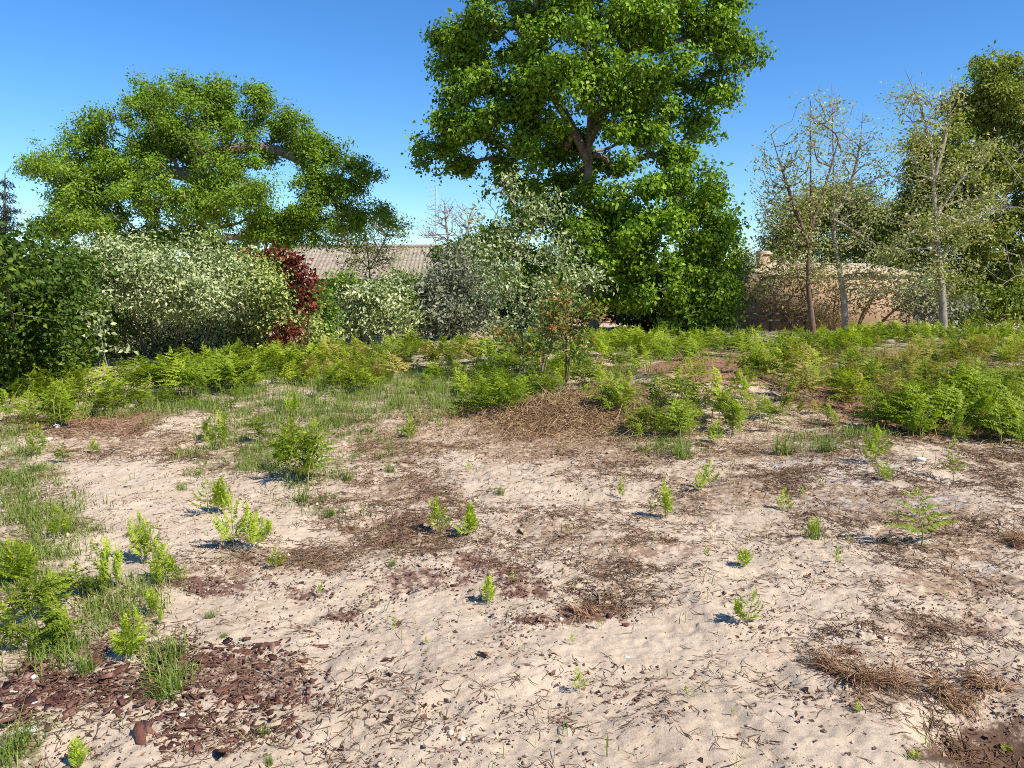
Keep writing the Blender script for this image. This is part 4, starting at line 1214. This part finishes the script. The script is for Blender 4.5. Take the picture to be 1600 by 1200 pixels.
# lighter far version: drop wood, keep leaf blades
for v in range(5):
    V, F, T = PROTO['open'][v]['arr']
    tri = F[0] if F[0].shape[1] == 3 else F[1]
    for dry, acc in ((False, mass), (True, massdry)):
        isd = (brown > 0.4) & (np.arange(len(bx)) % 2 == 0)
        sel = np.where((np.arange(len(bx)) >= NI) & (np.arange(len(bx)) % 5 == v) & (isd == dry))[0]
        if not len(sel): continue
        a = brng.random(len(sel)) * 6.28
        ca, sa = np.cos(a), np.sin(a)
        s = hgt[sel]
        tx, ty = brng.normal(size=len(sel)) * .15, brng.normal(size=len(sel)) * .15
        X = (V[None, :, 0] * ca[:, None] - V[None, :, 1] * sa[:, None] + V[None, :, 2] * tx[:, None]) * s[:, None] * 1.1 + bx[sel][:, None]
        Yy = (V[None, :, 0] * sa[:, None] + V[None, :, 1] * ca[:, None] + V[None, :, 2] * ty[:, None]) * s[:, None] * 1.1 + by[sel][:, None]
        Z = V[None, :, 2] * s[:, None] + bz[sel][:, None]
        VV = np.stack([X, Yy, Z], 2).reshape(-1, 3)
        FF = (tri[None] + (np.arange(len(sel)) * len(V))[:, None, None]).reshape(-1, 3)
        TT = np.clip(np.tile(T, len(sel)) + np.repeat(brng.normal(size=len(sel)) * .26, len(V)), 0, 1)
        acc.add(VV, FF, TT)
tag(mass.build('bracken', M['fern']), 'dense green bracken filling the ground up to the hedge and trees', 'bracken', kind='stuff')
if massdry.n:
    tag(massdry.build('dry_bracken', M['fern_dry']), 'yellowing dry bracken mixed into the fern bed', 'bracken', kind='stuff')


# ------------------------------------------------------------------ grass
def blades(x, y, z, h, w, lean, rng, tint, bend=0.5):
    n = len(x)
    a = rng.random(n) * 6.28
    d = np.stack([np.cos(a), np.sin(a), np.zeros(n)], 1)
    s = np.stack([-np.sin(a), np.cos(a), np.zeros(n)], 1)
    b = np.stack([x, y, z], 1)
    L = (np.abs(rng.normal(size=n)) * lean * h)[:, None]
    mid = b + d * L * 0.35 + np.array([0, 0, 1]) * (h * 0.55)[:, None]
    tip = b + d * L * (1 + bend) + np.array([0, 0, 1]) * (h * (1 - 0.25 * np.minimum(1, L[:, 0] / h)))[:, None]
    ws = s * w[:, None]
    V = np.stack([b - ws, b + ws, mid + ws * .75, mid - ws * .75, tip], 1).reshape(-1, 3)
    k = np.arange(n)[:, None] * 5
    return V, [k + [0, 1, 2, 3], k + [3, 2, 4]], np.repeat(tint, 5)


grng = np.random.default_rng(55)
n = 420000
y = 2.3 + 12.5 * grng.random(n) ** 1.25
x = (grng.random(n) * 2 - 1) * (y * 0.72 + .3)
g, bk, nd, ash, rd, so = cover(x, y)
tuftn = fbm(x * 5, y * 5, 3, 91)
pr = g ** 1.5 * np.clip((tuftn - 0.43) * 7, 0, 1) + 0.012 * (tuftn > .6)
k = grng.random(n) < pr * 0.75
x, y = x[k], y[k]
h = (0.035 + 0.06 * grng.random(len(x))) * np.interp(y, [3, 8, 14], [0.9, 1.3, 2.0])
dryt = np.clip(0.35 + 0.5 * (fbm(x * 1.3, y * 1.3, 3, 95) - .5) + grng.normal(size=len(x)) * .25, 0, 1)
A = Acc(); A.add(*blades(x, y, H(x, y) - .004, h, 0.0013 + 0.0010 * grng.random(len(x)) + .00015 * y, 0.55, grng, dryt))
tag(A.build('grass', M['grass']), 'thin patchy grass growing out of the sand', 'grass', kind='stuff')

TUFT = []
for v in range(4):
    nb = 90
    a = grng.random(nb) * 6.28; r = 0.34 * np.sqrt(grng.random(nb))
    A = Acc(); A.add(*blades(r * np.cos(a), r * np.sin(a), np.zeros(nb) - .02, 0.25 + .75 * grng.random(nb), np.full(nb, .013), 0.85, grng, np.clip(.4 + grng.normal(size=nb) * .22, 0, 1)))
    TUFT.append(A.arrays())
TM = {}


def tuft(px, py, hpx, label, mat='tuft', wide=1.0, group='grass tufts on the sand'):
    g = G(px, py)
    v = random.randrange(4)
    if (v, mat) not in TM:
        V, F, T = TUFT[v]
        o = mesh_obj('grass_tuft', V, F, M[mat], None, T)
        TM[(v, mat)] = o.data
    else:
        o = bpy.data.objects.new('grass_tuft', TM[(v, mat)]); COL.objects.link(o)
    h = hpx * g[1] / FPX
    o.location = tuple(g); o.scale = (h * wide, h * wide, h); o.rotation_euler = (0, 0, random.random() * 6)
    return tag(o, label, 'grass', group)


for a in [(1066, 716, 40, 'round dense green grass clump below the fern patch right of the mound', 'tuft', 1.1),
          (1295, 705, 34, 'dark green grass clump at the edge of the litter beside dry ferns', 'tuft', 1.1),
          (1225, 708, 50, 'straggly yellowish grass clump at the front of the fern bed', 'grass', 1.0),
          (1270, 842, 44, 'sparse dry grass tuft with thin spreading blades on ashy sand', 'grass', .8),
          (470, 785, 34, 'grass tuft just below the big bushy fern', 'tuft', 1.0),
          (543, 750, 28, 'grass tuft on sand right of the big bushy fern', 'tuft', .9),
          (515, 802, 18, 'flat grass tuft on sand below and right of the big bushy fern', 'tuft', 1.4),
          (610, 738, 26, 'thin grass tuft on pale sand between fern and mound', 'grass', .8),
          (265, 1090, 62, 'large grass tuft in the middle of the bark chips', 'tuft', 1.0),
          (276, 1026, 40, 'bright grass tuft beside the bent fern', 'tuft', 1.0),
          (135, 1052, 44, 'grass tuft at the upper edge of the bark chips', 'tuft', .9),
          (328, 966, 22, 'small grass tuft on the dark litter strip', 'tuft', 1.0),
          (350, 996, 16, 'smallest grass tuft right of the bright tuft', 'tuft', 1.0),
          (65, 1015, 60, 'tall grass tuft in the yellowing mass at the left edge', 'tuft', 1.0),
          (105, 1010, 50, 'grass tuft on the right flank of the yellowing mass', 'tuft', 1.0),
          (613, 884, 22, 'thin grass tuft left of the dark bark patch', 'grass', .8),
          (783, 772, 22, 'faint grass tuft on sand in front of the mound', 'grass', .9),
          (205, 835, 14, 'flat grass tuft on the left sand', 'grass', 1.5),
          (285, 765, 16, 'flat grass tuft on the sand under the slim upright fern', 'grass', 1.5),
          (150, 650, 30, 'grass tuft at the foot of the dark hedge', 'tuft', 1.0),
          (415, 1148, 34, 'dark heathery tuft beside the lower bark patch', 'tuft', .6),
          (420, 1195, 30, 'dark heathery tuft at the bottom edge', 'tuft', .7),
          (30, 1165, 60, 'dry grass tuft at the bottom left corner', 'grass', 1.0),
          (60, 735, 24, 'grass tuft on the left beside dry grass', 'tuft', 1.2),
          (110, 830, 26, 'grass tuft beside the fern near the left edge', 'tuft', 1.2)]:
    tuft(*a)
# tall grass at hedge foot and round the mound
n = 15000
y = 9 + 9 * grng.random(n); x = (grng.random(n) * 2 - 1) * (y * .72)
px, py_ = pix(x, y)
mk = emask(px, py_, [(250, 612, 150, 34), (330, 600, 120, 30), (150, 625, 70, 26), (690, 640, 60, 30), (740, 620, 60, 30), (560, 610, 120, 20), (450, 620, 120, 24), (1000, 640, 80, 26), (830, 605, 60, 24), (960, 610, 60, 24), (900, 595, 60, 16)], .4, 1.2 * (fbm(x * 2, y * 2, 4, 99) - .5))
k = grng.random(n) < mk
x, y = x[k], y[k]
A = Acc(); A.add(*blades(x, y, H(x, y) - .01, 0.10 + .26 * grng.random(len(x)) ** 1.5, np.full(len(x), .0035), 0.6, grng, np.clip(.42 + grng.normal(size=len(x)) * .25, 0, 1)))
tag(A.build('tall_grass', M['grass']), 'tall seeding grass along the foot of the hedge and mound', 'grass', kind='stuff')

# ------------------------------------------------------------------ litter
lrng = np.random.default_rng(77)


def scatter(n, y0, y1, pw, rng):
    y = y0 + (y1 - y0) * rng.random(n) ** pw
    x = (rng.random(n) * 2 - 1) * (y * 0.72 + .3)
    return x, y


def rods(x, y, L, r, rng, tilt=0.15, lift=0.002, arch=0.0):
    z = H(x, y) + lift
    a = rng.random(len(x)) * 6.28
    t = rng.normal(size=len(x)) * tilt
    d = np.stack([np.cos(a) * np.cos(t), np.sin(a) * np.cos(t), np.sin(t)], 1) * (L / 2)[:, None]
    c = np.stack([x, y, z + np.abs(d[:, 2])], 1)
    m = c + np.stack([-np.sin(a), np.cos(a), np.zeros(len(x))], 1) * (L * rng.normal(size=len(x)) * .12)[:, None] + np.array([0, 0, 1]) * (arch * L)[:, None]
    p0, p2 = c - d, c + d
    p0[:, 2] = np.maximum(p0[:, 2], H(p0[:, 0], p0[:, 1]) + r * .3); p2[:, 2] = np.maximum(p2[:, 2], H(p2[:, 0], p2[:, 1]) + r * .3)
    V1, F1 = tubes(p0, m, r * .7, r, 3)
    V2, F2 = tubes(m, p2, r, r * .5, 3)
    return V1, F1, V2, F2


# needles and thin twigs
x, y = scatter(420000, 2.2, 12.5, 1.35, lrng)
g, bk, nd, ash, rd, so = cover(x, y)
cl = fbm(x * 1.8, y * 1.8, 5, 101)
cl2 = fbm(x * 6, y * 6, 3, 105)
pr = np.clip(0.10 + 0.9 * nd + 0.35 * rd + 0.25 * g + 0.25 * ash, 0, 1) * np.clip((cl - .36) * 4, 0.06, 1) * np.clip((cl2 - .3) * 3, .1, 1)
k = lrng.random(len(x)) < pr
x, y = x[k], y[k]
L = np.abs(0.028 + 0.022 * lrng.normal(size=len(x))) + .012
L *= np.where(lrng.random(len(x)) < .08, 2.2, 1)
V1, F1, V2, F2 = rods(x, y, L, 0.0008 + .0011 * lrng.random(len(x)) + .00013 * y, lrng, .18)
t = np.clip(.42 + lrng.normal(size=len(x)) * .28, 0, 1)
A = Acc(); A.add(V1, F1, np.repeat(t, 6)); A.add(V2, F2, np.repeat(t, 6))
tag(A.build('needle_litter', M['needle']), 'fallen needles and thin twigs strewn over the sand', 'litter', kind='stuff')

# dead leaf crumbs
x, y = scatter(240000, 2.2, 10, 1.3, lrng)
g, bk, nd, ash, rd, so = cover(x, y)
cl = fbm(x * 2.4, y * 2.4, 5, 111)
cl2 = fbm(x * 9, y * 9, 3, 115)
pr = np.clip(0.30 + .5 * nd + .8 * bk, 0, 1) * np.clip((cl - .36) * 4.5, 0.08, 1) * np.clip((cl2 - .35) * 4, .06, 1)
k = lrng.random(len(x)) < pr
x, y = x[k], y[k]
m = len(x)
N = unit(np.array([0, 0, 1.0]) + lrng.normal(size=(m, 3)) * .35)
D = unit(lrng.normal(size=(m, 3)) * np.array([1, 1, .1]))
L = np.exp(lrng.normal(size=m) * .5) * 0.0115
C = np.stack([x, y, H(x, y) + .003 + .002 * lrng.random(m)], 1)
V, F, T = leaf_cards(C, N, D, L, L * (.35 + .4 * lrng.random(m)), fold=.25, tint=np.clip(.38 + lrng.normal(size=m) * .26, 0, 1))
A = Acc(); A.add(V, F, T)
tag(A.build('leaf_litter', M['flake']), 'dark crumbs of dead leaves speckling the sand', 'litter', kind='stuff')

# clods and little sand lumps
x, y = scatter(16000, 2.2, 8, 1.3, lrng)
cl = fbm(x * 1.4, y * 1.4, 4, 121)
k = lrng.random(len(x)) < np.clip((cl - .42) * 4, 0.05, 1)
x, y = x[k], y[k]
ico = np.array([(0, 0, 1), (.9, 0, .3), (.28, .85, .3), (-.72, .53, .35), (-.72, -.53, .28), (.28, -.85, .3), (0, 0, -.5)])
icf = np.array([(0, 1, 2), (0, 2, 3), (0, 3, 4), (0, 4, 5), (0, 5, 1), (6, 2, 1), (6, 3, 2), (6, 4, 3), (6, 5, 4), (6, 1, 5)])
s = np.exp(lrng.normal(size=len(x)) * .55) * .0042
V = ico[None] * (1 + .3 * lrng.normal(size=(len(x), 7, 1))) * s[:, None, None]
V = V + np.stack([x, y, H(x, y)], 1)[:, None]
F = (icf[None] + (np.arange(len(x)) * 7)[:, None, None]).reshape(-1, 3)
A = Acc(); A.add(V.reshape(-1, 3), F, np.repeat(np.clip(.5 + lrng.normal(size=len(x)) * .25, 0, 1), 7))
tag(A.build('sand_crumbs', tint_mat('sand_lump', (.26, .19, .13), (.47, .36, .26), (.62, .52, .40), .95)), 'small lumps of sand and grit on the ground', 'sand', kind='stuff')


# bark chips
def chip_mesh(n, rng, x, y, size, tilt=.35):
    a = rng.random(n) * 6.28
    ph = np.arange(6) * math.pi / 3
    base = np.stack([np.cos(ph), np.sin(ph) * .55], 1)
    q = base[None] * (1 + .30 * rng.normal(size=(n, 6, 1))) + rng.normal(size=(n, 6, 2)) * .10
    q[:, :, 1] *= (.5 + .9 * rng.random(n))[:, None]
    q = q * size[:, None, None]
    ux = unit(np.stack([np.cos(a), np.sin(a), rng.normal(size=n) * tilt], 1))
    nz = unit(np.array([0, 0, 1.0]) + rng.normal(size=(n, 3)) * tilt)
    nz = unit(nz - ux * np.sum(nz * ux, 1, keepdims=True))
    uy = np.cross(nz, ux)
    c = np.stack([x, y, H(x, y) + size * .18 + .002], 1)
    curl = (rng.normal(size=n) * .35)[:, None] * q[:, :, 1] ** 2 / size[:, None]
    bot = c[:, None] + ux[:, None] * q[:, :, 0:1] + uy[:, None] * q[:, :, 1:2] + nz[:, None] * curl[:, :, None]
    th = (size * .10 + .001)[:, None, None]
    topv = bot + nz[:, None] * th * (1 + .5 * rng.normal(size=(n, 6, 1)))
    V = np.concatenate([bot, topv], 1).reshape(-1, 3)
    k = np.arange(n)[:, None] * 12
    F = [np.concatenate([k + [0, 5, 4, 3, 2, 1], k + [6, 7, 8, 9, 10, 11]]), np.concatenate([k + [j, (j + 1) % 6, (j + 1) % 6 + 6, j + 6] for j in range(6)])]
    return V, F


x, y = scatter(60000, 2.2, 8, 1.3, lrng)
g, bk, nd, ash, rd, so = cover(x, y)
cl = fbm(x * 4, y * 4, 4, 131)
k = lrng.random(len(x)) < (np.clip(bk * 1.1, 0, 1) * np.clip((cl - .3) * 3, .1, 1) * .85 * 1.2 + .006)
x, y = x[k], y[k]
px, py_ = pix(x, y)
coarse = np.where((px < 560) & (py_ > 1000), 1.0, 0.45)
size = np.exp(lrng.normal(size=len(x)) * .6) * .0085 * coarse
V, F = chip_mesh(len(x), lrng, x, y, size)
A = Acc(); A.add(V, F, np.repeat(np.clip(.42 + lrng.normal(size=len(x)) * .32, 0, 1), 12))
tag(A.build('bark_mulch', M['chip']), 'red brown bark chips lying in loose patches on the sand', 'bark chips', kind='stuff')


def bark_piece(px, py, spx, label, rot=None):
    g = G(px, py)
    s = spx * g[1] / FPX / 2
    r = np.random.default_rng(int(px * 7 + py))
    u = np.linspace(-1, 1, 9); v = np.linspace(-.45, .45, 5)
    U, Vv = np.meshgrid(u, v)
    edge = 1 + .18 * r.normal(size=U.shape) * (np.abs(U) > .7)
    X = U * edge; Yy = Vv * (1 - .45 * np.abs(U) ** 2.2) + .05 * r.normal(size=U.shape)
    Z = .30 - 0.9 * Vv ** 2 + .10 * U ** 2 + .03 * r.normal(size=U.shape)
    a = rot if rot is not None else r.random() * 3
    t = np.stack([X * math.cos(a) - Yy * math.sin(a), X * math.sin(a) + Yy * math.cos(a), Z], 2).reshape(-1, 3) * s
    b = t - np.array([0, 0, .13 * s])
    i = np.arange(45).reshape(5, 9)
    f = np.stack([i[:-1, :-1].ravel(), i[:-1, 1:].ravel(), i[1:, 1:].ravel(), i[1:, :-1].ravel()], 1)
    rim = list(i[0]) + list(i[1:, -1]) + list(i[-1, ::-1][1:]) + list(i[::-1, 0][1:-1])
    rf = [(rim[q], rim[q - 1], rim[q - 1] + 45, rim[q] + 45) for q in range(len(rim))]
    o = mesh_obj('bark_piece', np.concatenate([t, b]), [np.concatenate([f, f[:, ::-1] + 45, np.array(rf)])], M['chip'], None, np.clip(.45 + .2 * r.normal(size=90), 0, 1), smooth=False)
    o.location = (g[0], g[1], g[2] - .08 * s)
    return tag(o, label, 'bark', 'large curled pieces of bark')


bark_piece(418, 1008, 36, 'curled bark piece lying alone on pale sand', .2)
bark_piece(383, 1020, 34, 'flat bark flake left of the lone curled piece', .1)
bark_piece(376, 1090, 40, 'broad upturned bark slab at the right of the bark chips', 1.2)
bark_piece(352, 1078, 36, 'leaning bark slab beside the broad upturned slab', .7)
bark_piece(180, 1052, 40, 'pale grey brown bark slab below the bent fern', 1.1)
bark_piece(310, 1085, 32, 'narrow bark slab among the chips right of the large grass tuft', .3)
bark_piece(500, 1010, 24, 'thin bark flake on sand right of the lone curled piece', .1)
bark_piece(365, 1155, 30, 'small reddish bark slab in the lower bark patch', .6)
bark_piece(880, 838, 16, 'small bark flake on sand right of the two young ferns', .3)
bark_piece(622, 975, 16, 'small upright bark flake under the dark bark patch', 1.3)


# ------------------------------------------------------------------ dead bracken on the mound
drng = np.random.default_rng(91)
n = 3000
x = MA[0] + drng.normal(size=n) * .62; y = MA[1] - .15 + drng.normal(size=n) * .55
L = .06 + .20 * drng.random(n)
V1, F1, V2, F2 = rods(x, y, L * 1.3, .0016 + .002 * drng.random(n), drng, .35, .01, .08)
t = np.clip(.34 + drng.normal(size=n) * .25, 0, 1)
A = Acc(); A.add(V1, F1, np.repeat(t, 6)); A.add(V2, F2, np.repeat(t, 6))
m = 3000
x = MA[0] + drng.normal(size=m) * .58; y = MA[1] - .2 + drng.normal(size=m) * .5
C = np.stack([x, y, H(x, y) + .02 + .05 * drng.random(m)], 1)
A.add(*leaf_cards(C, unit(np.array([0, -.3, 1.0]) + drng.normal(size=(m, 3)) * .6), unit(drng.normal(size=(m, 3)) * [1, 1, .5]), .05 + .07 * drng.random(m), .006 + .008 * drng.random(m), .3, np.clip(.28 + drng.normal(size=m) * .25, 0, 1)))
n = 5200
x = MA[0] - .1 + drng.normal(size=n) * 1.25; y = MA[1] - .55 + drng.normal(size=n) * .75
V1, F1, V2, F2 = rods(x, y, .05 + .12 * drng.random(n), .0014 + .001 * drng.random(n), drng, .25, .006, .06)
t = np.clip(.65 + drng.normal(size=n) * .25, 0, 1)
A.add(V1, F1, np.repeat(t, 6)); A.add(V2, F2, np.repeat(t, 6))
tag(A.build('dead_bracken', M['straw']), 'heap of dry brown bracken stalks covering the mound', 'dead bracken', kind='stuff')
# brown straw elsewhere in the fern bed and reddish bank
n = 52000
x, y = scatter(n, 7, 20, 1.0, drng)
g, bk, nd, ash, rd, so = cover(x, y)
px, py_ = pix(x, y)
pr = np.clip(.9 * rd + .5 * nd * (py_ < 720) + .12 * (py_ < 690), 0, 1)
k = drng.random(n) < pr * .6
x, y = x[k], y[k]
V1, F1, V2, F2 = rods(x, y, .05 + .14 * drng.random(len(x)), .002 + .002 * drng.random(len(x)), drng, .25, .006, .06)
t = np.clip(.38 + drng.normal(size=len(x)) * .25, 0, 1)
A = Acc(); A.add(V1, F1, np.repeat(t, 6)); A.add(V2, F2, np.repeat(t, 6))
tag(A.build('straw_litter', M['straw']), 'reddish brown dead stalks lying under the ferns', 'litter', kind='stuff')


# ------------------------------------------------------------------ single small things
def needle_heap(px, py, wpx, hpx, label, n=260, fan=1.0, name='needle_clump'):
    g = G(px, py)
    s = wpx * g[1] / FPX / 2
    hh = hpx * g[1] / FPX
    r = np.random.default_rng(int(px + py))
    A = Acc()
    nb = 7
    for b in range(nb):
        c = np.array([r.normal() * s * .45, r.normal() * s * .22, 0])
        a0 = r.random() * 6.28
        m = int(n * .7) // nb
        a = a0 + r.normal(size=m) * .55 * fan
        el = np.abs(r.normal(size=m)) * .38 + .05
        L = s * (.6 + .55 * r.random(m))
        d = np.stack([np.cos(a) * np.cos(el), np.sin(a) * np.cos(el), np.sin(el)], 1)
        p0 = c + r.normal(size=(m, 3)) * s * .05; p0[:, 2] = .006 + np.abs(p0[:, 2])
        p1 = p0 + d * (L * .55)[:, None]
        p2 = p1 + (d - np.array([0, 0, .45])) * (L * .45)[:, None]
        mx = hh * 1.2
        p1[:, 2] = np.minimum(p1[:, 2], mx); p2[:, 2] = np.clip(p2[:, 2], .003, mx)
        rr = np.full(m, .0016)
        t = np.clip(.5 + r.normal(size=m) * .25, 0, 1)
        A.add(*tubes(p0, p1, rr, rr, 3), np.repeat(t, 6)); A.add(*tubes(p1, p2, rr, rr * .5, 3), np.repeat(t, 6))
    V, F, T = A.arrays()
    V[:, 2] += H(V[:, 0] + g[0], V[:, 1] + g[1]) - g[2]
    o = mesh_obj(name, V, F, M['rust'], None, T)
    o.location = tuple(g)
    return tag(o, label, 'pine needles', 'clumps of dry brown pine needles')


needle_heap(1350, 1065, 130, 30, 'big heap of red brown pine needles on the sand lower right', 420)
needle_heap(1462, 1080, 90, 34, 'fanned pine needle clump right of the big needle heap', 300)
needle_heap(1545, 1078, 90, 34, 'pine needle clump mixed with grass near the right edge', 240)
needle_heap(1500, 1100, 60, 14, 'flat fan of pine needles above the painted shadow dip', 140)
needle_heap(925, 962, 66, 20, 'dry orange pine sprig under the curved stick', 150)
needle_heap(1592, 850, 60, 50, 'rusty dry needle clump at the right edge halfway up', 300)
needle_heap(1325, 1020, 40, 20, 'grey old needle tuft above the big needle heap', 80)
needle_heap(90, 745, 40, 14, 'dry straw clump in the grass at the left', 90)


def rod_thing(name, pts, r, mat, label, cat, lift=.004):
    q = np.array([G(a, b) + np.array([0, 0, lift + c]) for a, b, c in pts])
    s = np.linspace(0, len(q) - 1, 5 * len(q))
    o = np.stack([np.interp(s, np.arange(len(q)), q[:, k]) for k in range(3)], 1)
    for _ in range(3): o[1:-1] = (o[:-2] + 2 * o[1:-1] + o[2:]) / 4
    rr = np.linspace(r, r * .45, len(o))
    A = Acc(); A.add(*tubes(o[:-1], o[1:], rr[:-1], rr[1:], 7))
    return tag(A.build(name, mat, origin=o[0], smooth=True), label, cat)


rod_thing('curved_stick', [(937, 946, 0), (936, 934, .012), (926, 925, .02), (912, 921, .015), (895, 928, .004)], .0052, M['stick'], 'grey curved stick arching over the sand', 'stick')
rod_thing('twig', [(400, 1050, 0), (420, 1058, .004), (440, 1066, .0)], .0035, M['twig_pale'], 'pale bent twig at the right end of the bark chips', 'stick')
rod_thing('twig', [(355, 1000, 0), (372, 1010, .004), (386, 1018, 0)], .002, M['twig_pale'], 'thin pale twig above the flat bark flake', 'stick')
rod_thing('twig', [(700, 1052, 0), (735, 1062, .004), (760, 1078, 0)], .0017, M['stick'], 'thin dark twig on the sand left of the nearest sprout', 'stick')
rod_thing('twig', [(1262, 990, 0), (1285, 1004, .006), (1300, 1015, 0)], .0025, M['stick'], 'dark twig pointing at the big needle heap', 'stick')
rod_thing('twig', [(600, 880, 0), (620, 895, .004), (645, 900, 0)], .002, M['twig_pale'], 'thin twig at the left of the dark bark patch', 'stick')
rod_thing('dead_branch', [(980, 592, .0), (968, 578, .12), (975, 560, .26)], .006, M['twig_pale'], 'short bleached dead branch standing on the right of the mound', 'branch')
rod_thing('dead_branch', [(815, 655, .0), (812, 625, .12), (816, 600, .3)], .006, M['stick'], 'thin grey dead stem standing on the left of the mound', 'branch')


def lump(name, px, py, spx, label, cat, mat, n=1, group=None, flat=.6):
    g = G(px, py)
    r = np.random.default_rng(int(px * 3 + py))
    A = Acc()
    s = spx * g[1] / FPX / 2
    th = np.linspace(0, math.pi, 9); ph = np.linspace(0, 2 * math.pi, 13)[:-1]
    T, Pp = np.meshgrid(th, ph, indexing='ij')
    for k in range(n):
        R = 1 + .22 * np.sin(2.3 * Pp + r.random() * 6) * np.sin(T) + .15 * np.cos(3 * T + r.random() * 6) + .05 * r.normal(size=T.shape)
        ss = s if n == 1 else s * r.uniform(.22, .42)
        off = np.zeros(3) if n == 1 else np.array([r.normal() * s * .45, r.normal() * s * .35, 0])
        V = np.stack([R * np.sin(T) * np.cos(Pp), R * np.sin(T) * np.sin(Pp) * .8, R * np.cos(T) * flat], 2).reshape(-1, 3) * ss + off + [0, 0, ss * flat * .5]
        i = np.arange(9 * 12).reshape(9, 12)
        f = np.stack([i[:-1].ravel(), i[1:].ravel(), np.roll(i, -1, 1)[1:].ravel(), np.roll(i, -1, 1)[:-1].ravel()], 1)
        A.add(V, f)
    V, F, T2 = A.arrays()
    o = mesh_obj(name, V, F, mat, None, T2, smooth=True)
    o.location = tuple(g)
    return tag(o, label, cat, group)


lump('fungus_cluster', 50, 1142, 34, 'cluster of pale yellowish fungus lumps among the bark chips', 'fungus', M['chip_pale'], 9)
lump('stone', 1438, 728, 14, 'white stone lying in litter before the ferns on the right', 'stone', M['chip_pale'])
lump('stone', 89, 669, 12, 'white stone on red brown soil beside the dark hedge', 'stone', M['chip_pale'])
lump('stone', 76, 686, 14, 'flat pale stone just below the white stone by the dark hedge', 'stone', M['chip_pale'], flat=.3)
lump('stone', 53, 1059, 12, 'small white stone at the top of the bark chips', 'stone', M['chip_pale'])
lump('stone', 22, 1082, 14, 'long white stone at the left edge of the bark chips', 'stone', M['chip_pale'], flat=.35)
lump('stone', 52, 1098, 12, 'white stone in the bark chips above the fungus lumps', 'stone', M['chip_pale'], flat=.35)
lump('stone', 175, 1113, 14, 'whitish stone right of the fungus lumps', 'stone', M['chip_pale'], flat=.4)
lump('stone', 582, 1188, 9, 'dark grey pebble at the bottom edge', 'stone', M['stick'])
lump('stone', 980, 1028, 8, 'white pebble on bare sand near the bottom middle', 'stone', M['chip_pale'])
lump('stone', 285, 1030 + 88, 12, 'pale grey stone in front of the large grass tuft', 'stone', M['chip_pale'], flat=.4)
lump('pine_cone', 1375, 1000, 8, 'small brown cone on sand above the big needle heap', 'cone', M['chip'])
lump('pine_cone', 977, 980, 10, 'brown crumbled cone right of the dry orange pine sprig', 'cone', M['chip'])
